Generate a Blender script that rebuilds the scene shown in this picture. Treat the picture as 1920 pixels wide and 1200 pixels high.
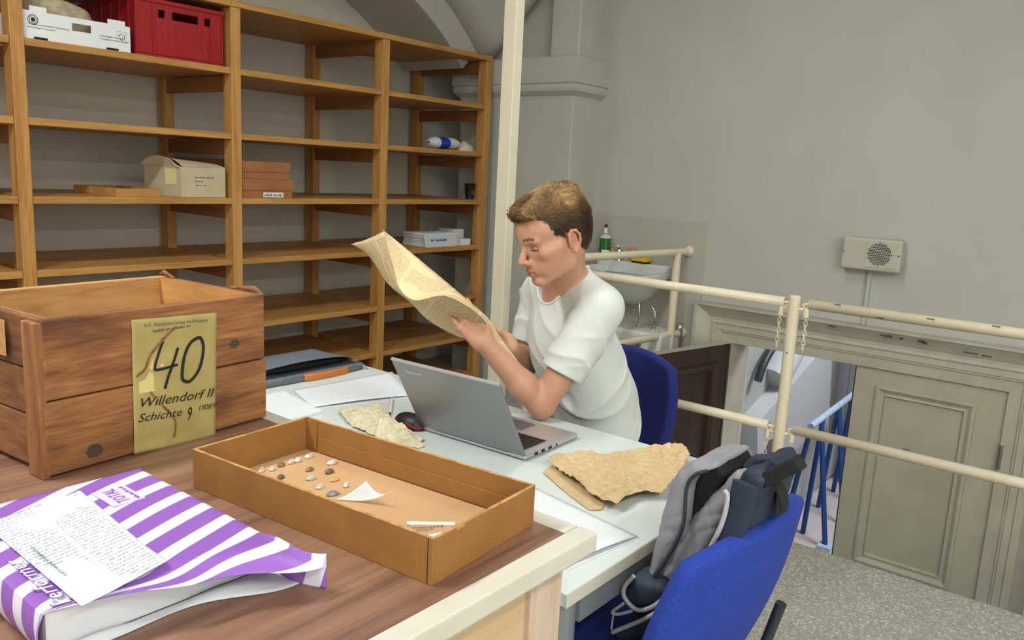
import bpy, bmesh, math, random
import numpy as np
from mathutils import Vector, Matrix, Euler
random.seed(7); np.random.seed(7)
for o in list(bpy.data.objects): bpy.data.objects.remove(o)
SC = bpy.context.scene; COL = SC.collection

# ------------------------------------------------------------------ camera (solved from the vanishing points, 1920x1200 frame)
FPX = 1525.0; CAMH = 1.40
def _ray(px, py): return np.array([px-960.0, -(py-600.0), -FPX])
_X = _ray(2200, 385); _Z = -_ray(535, 8950)
_X = _X/np.linalg.norm(_X); _Z = _Z/np.linalg.norm(_Z)
_X = _X-_Z*(_X@_Z); _X /= np.linalg.norm(_X); _Y = np.cross(_Z, _X)
RW = np.array([_X, _Y, _Z]); CP = np.array([0, 0, CAMH])
def D(px, py): return RW@_ray(px, py)
def PZ(px, py, z):
    v = D(px, py); return CP+v*((z-CAMH)/v[2])
def PX(px, py, x):
    v = D(px, py); return CP+v*(x/v[0])
def PY(px, py, y):
    v = D(px, py); return CP+v*(y/v[1])
def PP(px, py, p0, n):
    v = D(px, py); p0 = np.asarray(p0, float); n = np.asarray(n, float)
    return CP+v*(((p0-CP)@n)/(v@n))
cam = bpy.data.cameras.new('camera'); co = bpy.data.objects.new('camera', cam); COL.objects.link(co)
M = Matrix([[*RW[0], 0], [*RW[1], 0], [*RW[2], CAMH], [0, 0, 0, 1]]); co.matrix_world = M
cam.sensor_width = 36; cam.lens = FPX/1920*36; cam.clip_start = .02
SC.camera = co

# ------------------------------------------------------------------ world, lamps, exposure
wd = bpy.data.worlds.new('world'); SC.world = wd; wd.use_nodes = True
wd.node_tree.nodes['Background'].inputs[0].default_value = (.9, .95, 1, 1)
wd.node_tree.nodes['Background'].inputs[1].default_value = .3
def area(name, loc, sx, sy, power, color, rot=(0, 0, 0)):
    l = bpy.data.lights.new(name, 'AREA'); l.shape = 'RECTANGLE'; l.size = sx; l.size_y = sy; l.energy = power; l.color = color
    o = bpy.data.objects.new(name, l); o.location = loc; o.rotation_euler = rot; COL.objects.link(o); return o
LAMPS = [((2.35, 1.5, 3.1), 25), ((-.3, 1.9, 3.1), 78), ((.9, -1.4, 3.1), 40), ((-1.2, -1.4, 3.1), 60), ((.2, -3.9, 3.0), 95), ((-1.8, -3.9, 3.0), 110)]  # leading pair inferred from cast shadows, the rest unseen fill added behind the camera
for i, (p, w) in enumerate(LAMPS): area('tube_and_fill_light', p, 1.2, .22, w, (.955, .985, .955))
area('stairwell_light', (6.4, .6, 2.3), 1.2, .6, 130, (.93, .97, 1))
VS = SC.view_settings
VS.view_transform = 'Standard'; VS.look = 'None'; VS.gamma = 1; VS.use_curve_mapping = False; VS.exposure = -.25

# ------------------------------------------------------------------ materials
def lin(c): c /= 255.0; return c/12.92 if c <= .04045 else ((c+.055)/1.055)**2.4
def C(r, g, b): return (lin(r), lin(g), lin(b), 1)
class NT:
    def __init__(s, name):
        s.m = bpy.data.materials.new(name); s.m.use_nodes = True; s.t = s.m.node_tree; s.b = s.t.nodes['Principled BSDF']
    def n(s, typ, **kw):
        x = s.t.nodes.new('ShaderNode'+typ)
        for k, v in kw.items():
            if k[0] == '_': setattr(x, k[1:], v)
            else: x.inputs[k if not k.isdigit() else int(k)].default_value = v
        return x
    def l(s, a, b): s.t.links.new(a, b)
    def coord(s, kind='Object', scale=(1, 1, 1), rot=(0, 0, 0)):
        tc = s.n('TexCoord'); mp = s.n('Mapping'); mp.inputs['Scale'].default_value = scale; mp.inputs['Rotation'].default_value = rot
        s.l(tc.outputs[kind], mp.inputs['Vector']); return mp.outputs[0]
    def ramp(s, fac, stops):
        r = s.n('ValToRGB'); e = r.color_ramp.elements
        while len(e) < len(stops): e.new(.5)
        for q, (p, c) in zip(e, stops): q.position = p; q.color = c
        s.l(fac, r.inputs[0]); return r.outputs[0]
    def mix(s, fac, a, b, blend='MIX'):
        x = s.n('Mix'); x.data_type = 'RGBA'; x.blend_type = blend
        for sock, v in ((x.inputs[0], fac), (x.inputs[6], a), (x.inputs[7], b)):
            if hasattr(v, 'links'): s.l(v, sock)
            else: sock.default_value = v
        return x.outputs[2]
    def math(s, op, a, b=0.0):
        x = s.n('Math'); x.operation = op
        for i, v in enumerate((a, b)):
            if hasattr(v, 'links'): s.l(v, x.inputs[i])
            else: x.inputs[i].default_value = v
        return x.outputs[0]
    def col(s, v):
        if hasattr(v, 'links'): s.l(v, s.b.inputs['Base Color'])
        else: s.b.inputs['Base Color'].default_value = v
    def bump(s, h, strength=.2, dist=.01):
        x = s.n('Bump'); x.inputs['Strength'].default_value = strength; x.inputs['Distance'].default_value = dist
        s.l(h, x.inputs['Height']); s.l(x.outputs[0], s.b.inputs['Normal'])
def plain(name, c, rough=.6, metal=0, c2=None, scale=20, bump=0, bscale=60, spec=.5, coat=0):
    t = NT(name); t.b.inputs['Roughness'].default_value = rough; t.b.inputs['Metallic'].default_value = metal
    t.b.inputs['Specular IOR Level'].default_value = spec; t.b.inputs['Coat Weight'].default_value = coat
    v = t.coord()
    if c2:
        nz = t.n('TexNoise', Scale=scale, Detail=5.0); t.l(v, nz.inputs[0]); t.col(t.ramp(nz.outputs[0], [(.35, c), (.65, c2)]))
    else: t.col(c)
    if bump:
        nb = t.n('TexNoise', Scale=bscale, Detail=4.0); t.l(v, nb.inputs[0]); t.bump(nb.outputs[0], bump, .004)
    return t.m
def wood(name, c1, c2, axis=0, rough=.5, scale=6, stretch=.07, c3=None, bump=.08, knots=0, stain=0):
    t = NT(name); t.b.inputs['Roughness'].default_value = rough
    sc = [1, 1, 1]; sc[axis] = stretch
    v = t.coord('Object', tuple(sc))
    nz = t.n('TexNoise', Scale=scale*4, Detail=8.0, Roughness=.65, Distortion=.6); t.l(v, nz.inputs[0])
    n2 = t.n('TexNoise', Scale=scale*22, Detail=4.0); t.l(v, n2.inputs[0])
    f = t.math('ADD', t.math('MULTIPLY', nz.outputs[0], .75), t.math('MULTIPLY', n2.outputs[0], .25))
    stops = [(.36, c1), (.62, c2)] if not c3 else [(.3, c1), (.48, c2), (.68, c3)]
    out = t.ramp(f, stops)
    if stain:
        v3 = t.coord('Object', tuple(1 if i != axis else .35 for i in range(3))); ns = t.n('TexNoise', Scale=stain, Detail=6.0, Roughness=.6); t.l(v3, ns.inputs[0])
        out = t.mix(t.ramp(ns.outputs[0], [(.34, (1, 1, 1, 1)), (.52, (0, 0, 0, 1))]), out, c1)
    if knots:
        v2 = t.coord('Object', (1, 1, 1)); vo = t.n('TexVoronoi', Scale=knots); t.l(v2, vo.inputs[0])
        k = t.ramp(vo.outputs['Distance'], [(.0, (1, 1, 1, 1)), (.055, (0, 0, 0, 1))])
        out = t.mix(k, out, tuple(x*.22 for x in c1[:3])+(1,))
    t.col(out); t.bump(f, bump, .003); return t.m
def vcol(name, rough=.6, sss=0, bump=0, bscale=200, sheen=0):
    t = NT(name); a = t.n('Attribute'); a.attribute_name = 'Col'; t.l(a.outputs['Color'], t.b.inputs['Base Color'])
    t.b.inputs['Roughness'].default_value = rough
    if sss:
        t.b.inputs['Subsurface Weight'].default_value = sss; t.b.inputs['Subsurface Radius'].default_value = (.012, .005, .003); t.b.inputs['Subsurface Scale'].default_value = .5
    if sheen: t.b.inputs['Sheen Weight'].default_value = sheen
    if bump:
        v = t.coord(); nb = t.n('TexNoise', Scale=bscale, Detail=3.0); t.l(v, nb.inputs[0]); t.bump(nb.outputs[0], bump, .002)
    return t.m
MT = {}
MT['wall_b'] = plain('back_wall_lightened', C(206, 200, 188), .9, c2=C(212, 206, 195), scale=3, bump=.06, bscale=25)  # same wall paint, lightened to lift the shade behind the shelving
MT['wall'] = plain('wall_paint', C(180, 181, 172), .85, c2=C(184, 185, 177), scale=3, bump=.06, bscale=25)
MT['wall_w'] = plain('white_wall_paint', C(238, 236, 230), .9)  # white picked so the unseen walls bounce light into the room
MT['wall_panel'] = plain('splash_paint', C(173, 171, 159), .7, c2=C(177, 175, 163), scale=3)
MT['ceil'] = plain('vault_paint', C(186, 185, 177), .9, c2=C(181, 179, 171), scale=2)
def terrazzo():
    t = NT('terrazzo'); v = t.coord(); t.b.inputs['Roughness'].default_value = .45
    vo = t.n('TexVoronoi', Scale=130.0, Randomness=1.0); t.l(v, vo.inputs[0])
    w = t.n('TexWhiteNoise'); t.l(vo.outputs['Color'], w.inputs[0])
    cells = t.ramp(w.outputs[0], [(0, C(142, 139, 128)), (.5, C(160, 157, 147)), (.8, C(176, 174, 164)), (1, C(206, 205, 197))])
    nz = t.n('TexNoise', Scale=150.0, Detail=3.0); t.l(v, nz.inputs[0])
    t.col(t.mix(t.ramp(nz.outputs[0], [(.5, (0, 0, 0, 1)), (.62, (1, 1, 1, 1))]), cells, C(152, 148, 138))); return t.m
MT['terrazzo'] = terrazzo()
MT['lowfloor'] = plain('lower_floor_stone', C(196, 186, 184), .5, c2=C(186, 177, 176), scale=4)
MT['greystone'] = plain('grey_stair_paint', C(172, 175, 173), .7, c2=C(165, 168, 166), scale=5)
MT['greystone2'] = plain('pale_grey_paint', C(188, 188, 190), .7)
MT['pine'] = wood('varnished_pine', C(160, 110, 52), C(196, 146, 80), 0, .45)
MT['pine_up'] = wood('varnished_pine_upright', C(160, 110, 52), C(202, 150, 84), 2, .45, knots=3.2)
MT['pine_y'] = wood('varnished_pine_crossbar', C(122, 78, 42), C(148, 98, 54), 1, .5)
MT['crate'] = wood('weathered_crate_wood', C(72, 42, 24), C(150, 98, 56), 0, .75, 8, .09, C(188, 136, 84), .9, knots=6.5, stain=6)
MT['crate_z'] = wood('weathered_crate_post', C(92, 54, 30), C(140, 90, 52), 2, .75, 5, .16, C(176, 124, 76), .4)
MT['crate_in'] = wood('crate_inner_wood', C(140, 96, 54), C(190, 144, 90), 0, .75, 4.5, .16, C(208, 166, 112), .4)
MT['walnut'] = wood('walnut_laminate', C(84, 58, 46), C(134, 98, 78), 0, .38, 4, .05, C(160, 124, 100), .02)
MT['ash'] = wood('pale_ash', C(186, 160, 138), C(206, 184, 164), 2, .5, 6, .06)
MT['ash_x'] = wood('ash_panel', C(190, 158, 122), C(208, 180, 146), 0, .5, 7, .05)
MT['edge'] = plain('cream_edging', C(206, 201, 188), .45, c2=C(198, 192, 178), scale=12)
MT['white_top'] = plain('white_laminate', C(206, 213, 210), .4, c2=C(209, 216, 213), scale=2)
MT['white_edge'] = plain('laminate_edge', C(206, 202, 184), .5)
MT['grey_metal'] = plain('grey_powder_coat', C(128, 134, 136), .45, .2)
MT['dark_metal'] = plain('dark_powder_coat', C(52, 56, 60), .5, .2)
MT['black'] = plain('black_plastic', C(22, 22, 24), .45)
MT['steel'] = plain('brushed_steel', C(190, 190, 188), .3, 1)
MT['chrome'] = plain('chrome', C(215, 215, 215), .15, 1)
MT['cream'] = plain('cream_enamel', C(226, 215, 190), .32, c2=C(219, 206, 178), scale=9)
MT['cream_pole'] = plain('cream_post_paint', C(240, 232, 210), .45, c2=C(234, 224, 200), scale=4)
MT['chip'] = plain('bare_metal_chip', C(72, 58, 44), .6)
MT['door'] = plain('grey_door_paint', C(178, 174, 157), .42, c2=C(170, 166, 149), scale=8, bump=.04, bscale=30)
MT['trim'] = plain('grey_trim_paint', C(186, 182, 167), .42, c2=C(174, 169, 153), scale=7)
MT['brown_door'] = wood('dark_brown_door', C(46, 30, 24), C(66, 44, 35), 2, .4, 5, .06)
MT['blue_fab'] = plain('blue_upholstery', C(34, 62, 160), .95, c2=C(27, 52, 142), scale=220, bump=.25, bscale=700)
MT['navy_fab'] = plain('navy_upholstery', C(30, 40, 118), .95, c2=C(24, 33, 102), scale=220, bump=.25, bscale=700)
MT['card'] = plain('brown_board', C(154, 107, 52), .7, c2=C(145, 98, 46), scale=14, bump=.05, bscale=150)
MT['card_in'] = plain('tray_lining', C(196, 156, 114), .75, c2=C(188, 147, 105), scale=6)
MT['card_edge'] = plain('worn_board_edge', C(200, 152, 92), .8, c2=C(162, 114, 64), scale=60)
MT['brownbox'] = plain('brown_carton', C(164, 106, 64), .55, c2=C(152, 96, 56), scale=10)
MT['beigebox'] = plain('beige_carton', C(196, 182, 152), .75, c2=C(186, 171, 140), scale=12)
MT['whitebox'] = plain('white_carton', C(224, 226, 226), .6)
MT['bundle'] = plain('crumpled_wrap', C(150, 138, 108), .7, c2=C(196, 184, 152), scale=16, bump=1.0, bscale=28)
MT['ink'] = plain('black_ink', C(30, 28, 27), .7)
MT['ink2'] = plain('grey_ink', C(92, 90, 92), .8)
MT['red'] = plain('red_plastic', C(158, 20, 30), .35, c2=C(148, 16, 26), scale=8)
MT['dark'] = plain('dark_cavity', C(16, 14, 14), .9)
MT['paper'] = plain('white_paper', C(222, 225, 229), .75)
MT['paper2'] = plain('offwhite_paper', C(206, 208, 212), .75)
MT['sticky'] = plain('yellow_note', C(222, 214, 150), .8)
MT['alu'] = plain('grey_aluminium', C(150, 150, 152), .38, .75, c2=C(142, 142, 145), scale=3)
MT['alu2'] = plain('silver_aluminium', C(196, 196, 198), .35, .6)
MT['ceramic'] = plain('white_ceramic', C(212, 216, 214), .15, coat=.5)
MT['white_pl'] = plain('white_plastic', C(224, 224, 220), .4)
MT['grey_pl'] = plain('grey_beige_plastic', C(184, 181, 168), .5)
MT['green'] = plain('green_soap', C(16, 104, 42), .2, coat=.6)
MT['yellow'] = plain('yellow_sponge', C(226, 186, 30), .95, bump=.4, bscale=300)
MT['orange'] = plain('orange_plastic', C(214, 128, 70), .6)
MT['orange_l'] = plain('orange_leather', C(206, 118, 42), .5, bump=.1, bscale=200)
MT['felt'] = plain('grey_felt', C(112, 118, 126), .95, c2=C(97, 103, 112), scale=160, bump=.3, bscale=500)
MT['bluesteel'] = plain('blue_enamel_steel', C(22, 66, 132), .35)
MT['bluepale'] = plain('worn_pale_blue', C(150, 178, 208), .4, c2=C(190, 205, 220), scale=30)
MT['blue'] = plain('blue_print', C(24, 56, 168), .5)
MT['plasticbag'] = plain('clear_plastic', C(206, 202, 190), .25, spec=.7)
MT['bag_grey'] = plain('grey_nylon', C(146, 144, 150), .7, c2=C(136, 134, 141), scale=14, bump=.25, bscale=38)
MT['bag_navy'] = plain('navy_nylon', C(38, 48, 68), .65, c2=C(31, 40, 58), scale=14, bump=.25, bscale=38)
MT['bag_black'] = plain('black_webbing', C(20, 20, 23), .8, bump=.2, bscale=300)
MT['bag_trim'] = plain('pale_grey_piping', C(176, 174, 180), .7)
MT['purple'] = plain('purple_print', C(140, 84, 186), .45)
MT['lilac'] = plain('lilac_print', C(214, 196, 232), .5)
MT['redstripe'] = plain('red_stripe', C(150, 20, 34), .35)
def stripes():
    t = NT('striped_wrapper'); t.b.inputs['Roughness'].default_value = .4
    uv = t.n('UVMap'); sp = t.n('SeparateXYZ'); t.l(uv.outputs[0], sp.inputs[0])
    wob = t.math('MULTIPLY', t.math('SINE', t.math('MULTIPLY', sp.outputs[0], 14.0)), .010)
    v = t.math('ADD', sp.outputs[1], wob)
    v = t.math('SUBTRACT', v, t.math('MULTIPLY', sp.outputs[0], .41)); s = t.math('FRACT', t.math('MULTIPLY', v, 19.5))
    f = t.ramp(s, [(.0, (0, 0, 0, 1)), (.40, (0, 0, 0, 1)), (.42, (1, 1, 1, 1)), (.98, (1, 1, 1, 1)), (1.0, (0, 0, 0, 1))])
    t.col(t.mix(f, C(218, 214, 230), C(140, 90, 180))); return t.m
MT['stripes'] = stripes()
def newsprint(name, c1, c2, ink, scale=1.0, amount=.55, uvmap=True):
    """yellowed newspaper: columns of tiny print lines, broken by noise"""
    t = NT(name); t.b.inputs['Roughness'].default_value = .85
    if uvmap: uv = t.n('UVMap'); vec = uv.outputs[0]
    else: vec = t.coord('Object')
    sp = t.n('SeparateXYZ'); t.l(vec, sp.inputs[0])
    nz = t.n('TexNoise', Scale=9.0, Detail=5.0); t.l(vec, nz.inputs[0])
    base = t.ramp(nz.outputs[0], [(.3, c1), (.7, c2)])
    lines = t.math('FRACT', t.math('MULTIPLY', sp.outputs[1], 110.0*scale))
    lm = t.math('LESS_THAN', lines, .45)
    cols = t.math('FRACT', t.math('MULTIPLY', sp.outputs[0], 9.0*scale))
    cm = t.math('GREATER_THAN', cols, .09)
    wv = t.n('Mapping'); wv.inputs['Scale'].default_value = (260*scale, 150*scale, 1); t.l(vec, wv.inputs[0])
    wn = t.n('TexNoise', Scale=1.0, Detail=1.0); t.l(wv.outputs[0], wn.inputs[0])
    wm = t.math('GREATER_THAN', wn.outputs[0], .46)
    bn = t.n('TexNoise', Scale=6.0*scale, Detail=1.0); t.l(vec, bn.inputs[0])
    bm_ = t.math('GREATER_THAN', bn.outputs[0], .43)
    f = t.math('MULTIPLY', t.math('MULTIPLY', lm, cm), t.math('MULTIPLY', wm, bm_))
    t.col(t.mix(t.math('MULTIPLY', f, amount), base, ink))
    t.b.inputs['Subsurface Weight'].default_value = 0
    b2 = t.n('TexNoise', Scale=30.0, Detail=6.0, Roughness=.7); t.l(vec, b2.inputs[0]); t.bump(b2.outputs[0], .6, .008)
    return t.m
MT['news'] = newsprint('yellowed_newsprint', C(232, 204, 154), C(240, 216, 172), C(110, 84, 56), 1, .6)
MT['news2'] = newsprint('crumpled_newsprint', C(214, 202, 166), C(226, 216, 186), C(96, 88, 70), 2.0, .5)
MT['kraft'] = newsprint('browned_newsprint', C(204, 174, 130), C(222, 196, 154), C(140, 108, 70), 1.5, .4)
MT['label'] = plain('aged_yellow_label', C(184, 169, 108), .6, c2=C(168, 151, 90), scale=14, bump=.7, bscale=26)
MT['label2'] = plain('aged_label_flap', C(222, 208, 144), .6, c2=C(214, 198, 130), scale=14)
def jeans(): return plain('grey_trousers', C(70, 74, 82), .9, c2=C(62, 66, 74), scale=90)
MT['trousers'] = jeans()
MT['shoe'] = plain('dark_shoe', C(40, 40, 44), .6)

# ------------------------------------------------------------------ builders
WM = {}
def link(o, parent=None):
    COL.objects.link(o)
    if parent is not None: o.parent = parent; WM[o] = WM[parent]
    return o
def tag(o, label=None, cat=None, group=None, kind=None):
    if label: o['label'] = label
    if cat: o['category'] = cat
    if group: o['group'] = group
    if kind: o['kind'] = kind
    return o
def thing(name, label, cat, loc=(0, 0, 0), rz=0, group=None):
    o = bpy.data.objects.new(name, None); o.empty_display_size = .05; o.location = loc; o.rotation_euler = (0, 0, rz)
    COL.objects.link(o); WM[o] = Matrix.Translation(Vector(loc)) @ Matrix.Rotation(rz, 4, 'Z')
    return tag(o, label, cat, group)
def nrm(v): v = np.asarray(v, float); return v/np.linalg.norm(v)
class MB:
    def __init__(s): s.v = []; s.f = []; s.uv = []
    def add(s, vs, fs, uv=None):
        b = len(s.v); s.v += [tuple(map(float, p)) for p in vs]; s.f += [tuple(i+b for i in f) for f in fs]
        s.uv += list(uv) if uv is not None else [(0, 0)]*len(vs); return s
    def box(s, x0, x1, y0, y1, z0, z1):
        return s.add([(x0, y0, z0), (x1, y0, z0), (x1, y1, z0), (x0, y1, z0), (x0, y0, z1), (x1, y0, z1), (x1, y1, z1), (x0, y1, z1)],
                     [(0, 3, 2, 1), (4, 5, 6, 7), (0, 1, 5, 4), (1, 2, 6, 5), (2, 3, 7, 6), (3, 0, 4, 7)])
    def obox(s, c, ax, half):
        c = np.asarray(c, float); A = [nrm(a) for a in ax]; vs = []
        for sz in (-1, 1):
            for sx, sy in ((-1, -1), (1, -1), (1, 1), (-1, 1)): vs.append(c+A[0]*sx*half[0]+A[1]*sy*half[1]+A[2]*sz*half[2])
        return s.add(vs, [(0, 3, 2, 1), (4, 5, 6, 7), (0, 1, 5, 4), (1, 2, 6, 5), (2, 3, 7, 6), (3, 0, 4, 7)])
    def prism(s, base, off):
        """convex/concave polygon extruded by a vector"""
        n = len(base); base = [np.asarray(p, float) for p in base]; off = np.asarray(off, float)
        return s.add(base+[p+off for p in base], [tuple(range(n))[::-1], tuple(range(n, 2*n))]+[(i, (i+1) % n, n+(i+1) % n, n+i) for i in range(n)])
    def tube(s, pts, r, n=10, closed=False, flat=None):
        pts = [np.asarray(p, float) for p in pts]; m = len(pts); rs = r if hasattr(r, '__len__') else [r]*m
        up = None; vs = []
        for i, p in enumerate(pts):
            a = pts[(i-1) % m] if (i or closed) else p; b = pts[(i+1) % m] if (i < m-1 or closed) else p
            t = nrm(b-a)
            if up is None:
                up = np.array([0, 0, 1.]) if abs(t[2]) < .9 else np.array([1., 0, 0])
                if flat is not None: up = np.asarray(flat[1], float)
            u = up-t*(up@t); u = nrm(u); w = np.cross(t, u); up = u
            for k in range(n):
                q = 2*math.pi*k/n
                ru = rs[i]; rw = rs[i]*(flat[0] if flat is not None else 1)
                vs.append(p+u*math.cos(q)*ru+w*math.sin(q)*rw)
        fs = []
        for i in range(m if closed else m-1):
            j = (i+1) % m
            for k in range(n): fs.append((i*n+k, i*n+(k+1) % n, j*n+(k+1) % n, j*n+k))
        if not closed: fs += [tuple(range(n))[::-1], tuple(range((m-1)*n, m*n))]
        return s.add(vs, fs)
    def cyl(s, a, b, r, r2=None, n=14): return s.tube([a, b], [r, r if r2 is None else r2], n)
    def lathe(s, prof, c, n=20, ax=(1, 0, 0), ay=(0, 1, 0), az=(0, 0, 1)):
        c = np.asarray(c, float); ax, ay, az = map(np.asarray, (ax, ay, az)); vs = []; m = len(prof)
        for r, z in prof:
            for k in range(n): q = 2*math.pi*k/n; vs.append(c+ax*r*math.cos(q)+ay*r*math.sin(q)+az*z)
        fs = [(i*n+k, i*n+(k+1) % n, (i+1)*n+(k+1) % n, (i+1)*n+k) for i in range(m-1) for k in range(n)]
        fs += [tuple(range(n))[::-1], tuple(range((m-1)*n, m*n))]
        return s.add(vs, fs)
    def grid(s, fn, nu, nv, uvs=(1, 1)):
        vs = []; uv = []
        for i in range(nu+1):
            for j in range(nv+1): vs.append(fn(i/nu, j/nv)); uv.append((i/nu*uvs[0], j/nv*uvs[1]))
        return s.add(vs, [(i*(nv+1)+j, (i+1)*(nv+1)+j, (i+1)*(nv+1)+j+1, i*(nv+1)+j+1) for i in range(nu) for j in range(nv)], uv)
    def ribbon(s, pts, w, nvec):
        """flat band of width w following pts, lying in the plane of normal nvec"""
        pts = [np.asarray(p, float) for p in pts]; nvec = nrm(nvec); vs = []; m = len(pts)
        ws = w if hasattr(w, '__len__') else [w]*m
        for i, p in enumerate(pts):
            t = nrm(pts[min(i+1, m-1)]-pts[max(i-1, 0)]); sd = np.cross(nvec, t); vs += [p-sd*ws[i]/2, p+sd*ws[i]/2]
        return s.add(vs, [(2*i, 2*i+2, 2*i+3, 2*i+1) for i in range(m-1)])
    def frames(s, o, u, v, n, w, h, prof, openb=False, fill=True):
        """mitred rectangular moulding: prof = list of (inset, height along n)"""
        o, u, v, n = [np.asarray(a, float) for a in (o, u, v, n)]; rings = []
        for ins, ht in prof:
            b = 0 if openb else ins
            rings.append([o+u*ins+v*b+n*ht, o+u*(w-ins)+v*b+n*ht, o+u*(w-ins)+v*(h-ins)+n*ht, o+u*ins+v*(h-ins)+n*ht])
        vs = [p for r in rings for p in r]; fs = []
        for i in range(len(rings)-1):
            for k in range(4):
                if openb and k == 0: continue
                fs.append((i*4+k, i*4+(k+1) % 4, i*4+4+(k+1) % 4, i*4+4+k))
        if fill: q = (len(rings)-1)*4; fs.append((q, q+1, q+2, q+3))
        return s.add(vs, fs)
    def build(s, name, mat, parent=None, smooth=False, bevel=0, seg=2, solid=0, sub=0, world=True, uv=False):
        me = bpy.data.meshes.new(name); V = s.v
        if parent is not None and world:
            inv = WM[parent].inverted(); V = [tuple(inv @ Vector(p)) for p in V]
        me.from_pydata(V, [], s.f); me.update()
        if uv:
            L = me.uv_layers.new(name='UVMap')
            idx = np.empty(len(me.loops), int); me.loops.foreach_get('vertex_index', idx)
            L.data.foreach_set('uv', np.asarray(s.uv, float)[idx].ravel())
        bm = bmesh.new(); bm.from_mesh(me)
        if not solid and not uv: bmesh.ops.recalc_face_normals(bm, faces=bm.faces)
        bm.to_mesh(me); bm.free()
        me.materials.append(MT[mat] if isinstance(mat, str) else mat)
        if smooth: me.polygons.foreach_set('use_smooth', [True]*len(me.polygons)); me.set_sharp_from_angle(angle=math.radians(50))
        o = bpy.data.objects.new(name, me); link(o, parent)
        if parent is None: WM[o] = Matrix.Identity(4)
        if solid: m = o.modifiers.new('thick', 'SOLIDIFY'); m.thickness = solid; m.offset = 0
        if bevel: m = o.modifiers.new('bevel', 'BEVEL'); m.width = bevel; m.segments = seg; m.limit_method = 'ANGLE'; m.angle_limit = .6
        if sub: m = o.modifiers.new('sub', 'SUBSURF'); m.levels = sub; m.render_levels = sub
        return o
def struct(o): o['kind'] = 'structure'; return o
def text(name, s, o, xd, yd, h, mat, parent, width=None, shear=0, lift=.0006, spacing=1, bold=0):
    cu = bpy.data.curves.new('t', 'FONT'); cu.body = s; cu.size = 1; cu.shear = shear; cu.space_character = spacing; cu.resolution_u = 2; cu.offset = bold
    ob = bpy.data.objects.new('t', cu); COL.objects.link(ob)
    dg = bpy.context.evaluated_depsgraph_get(); me = bpy.data.meshes.new_from_object(ob.evaluated_get(dg))
    vs = np.array([v.co[:] for v in me.vertices]) if len(me.vertices) else np.zeros((0, 3)); fs = [tuple(p.vertices) for p in me.polygons]
    bpy.data.objects.remove(ob); bpy.data.meshes.remove(me)
    if not len(vs): return None
    xd, yd = nrm(xd), nrm(yd); n = np.cross(xd, yd)
    sx = (width/max(vs[:, 0].max(), 1e-6)) if width else h/.72
    m = MB(); m.add([np.asarray(o, float)+xd*p[0]*sx+yd*p[1]*h/.72+n*lift for p in vs], fs)
    return m.build(name, mat, parent)
def blur_line(o, xd, yd, h, mat, parent, width, lift=.0006, seed=1):
    """a line of print too small to read: a row of short strokes"""
    xd, yd = nrm(xd), nrm(yd); n = np.cross(xd, yd); r = random.Random(seed); x = 0.0; m = MB(); o = np.asarray(o, float)
    while x < width:
        w = h*(.25+.35*r.random()); hh = h*(.55+.4*r.random()); a = o+xd*x+n*lift
        m.add([a, a+xd*w, a+xd*w+yd*hh, a+yd*hh], [(0, 1, 2, 3)]); x += w+h*(.18 if r.random() < .8 else .7)
    return tag(m.build('fine_print', mat, parent), kind='stuff')
def smooth_path(pts, n=8):
    """Catmull-Rom through points"""
    P = [np.asarray(p, float) for p in pts]; P = [2*P[0]-P[1]]+P+[2*P[-1]-P[-2]]; out = []
    for i in range(1, len(P)-2):
        for k in range(n):
            t = k/n; a, b, c, d = P[i-1:i+3]
            out.append(.5*((2*b)+(-a+c)*t+(2*a-5*b+4*c-d)*t*t+(-a+3*b-3*c+d)*t**3))
    out.append(P[-2]); return out
def vnoise(x, y, seed=0):
    def h(i, j): return (np.sin(i*127.1+j*311.7+seed*74.7)*43758.5453) % 1
    i, j = np.floor(x), np.floor(y); f, g = x-i, y-j; f = f*f*(3-2*f); g = g*g*(3-2*g)
    return (h(i, j)*(1-f)+h(i+1, j)*f)*(1-g)+(h(i, j+1)*(1-f)+h(i+1, j+1)*f)*g

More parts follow.
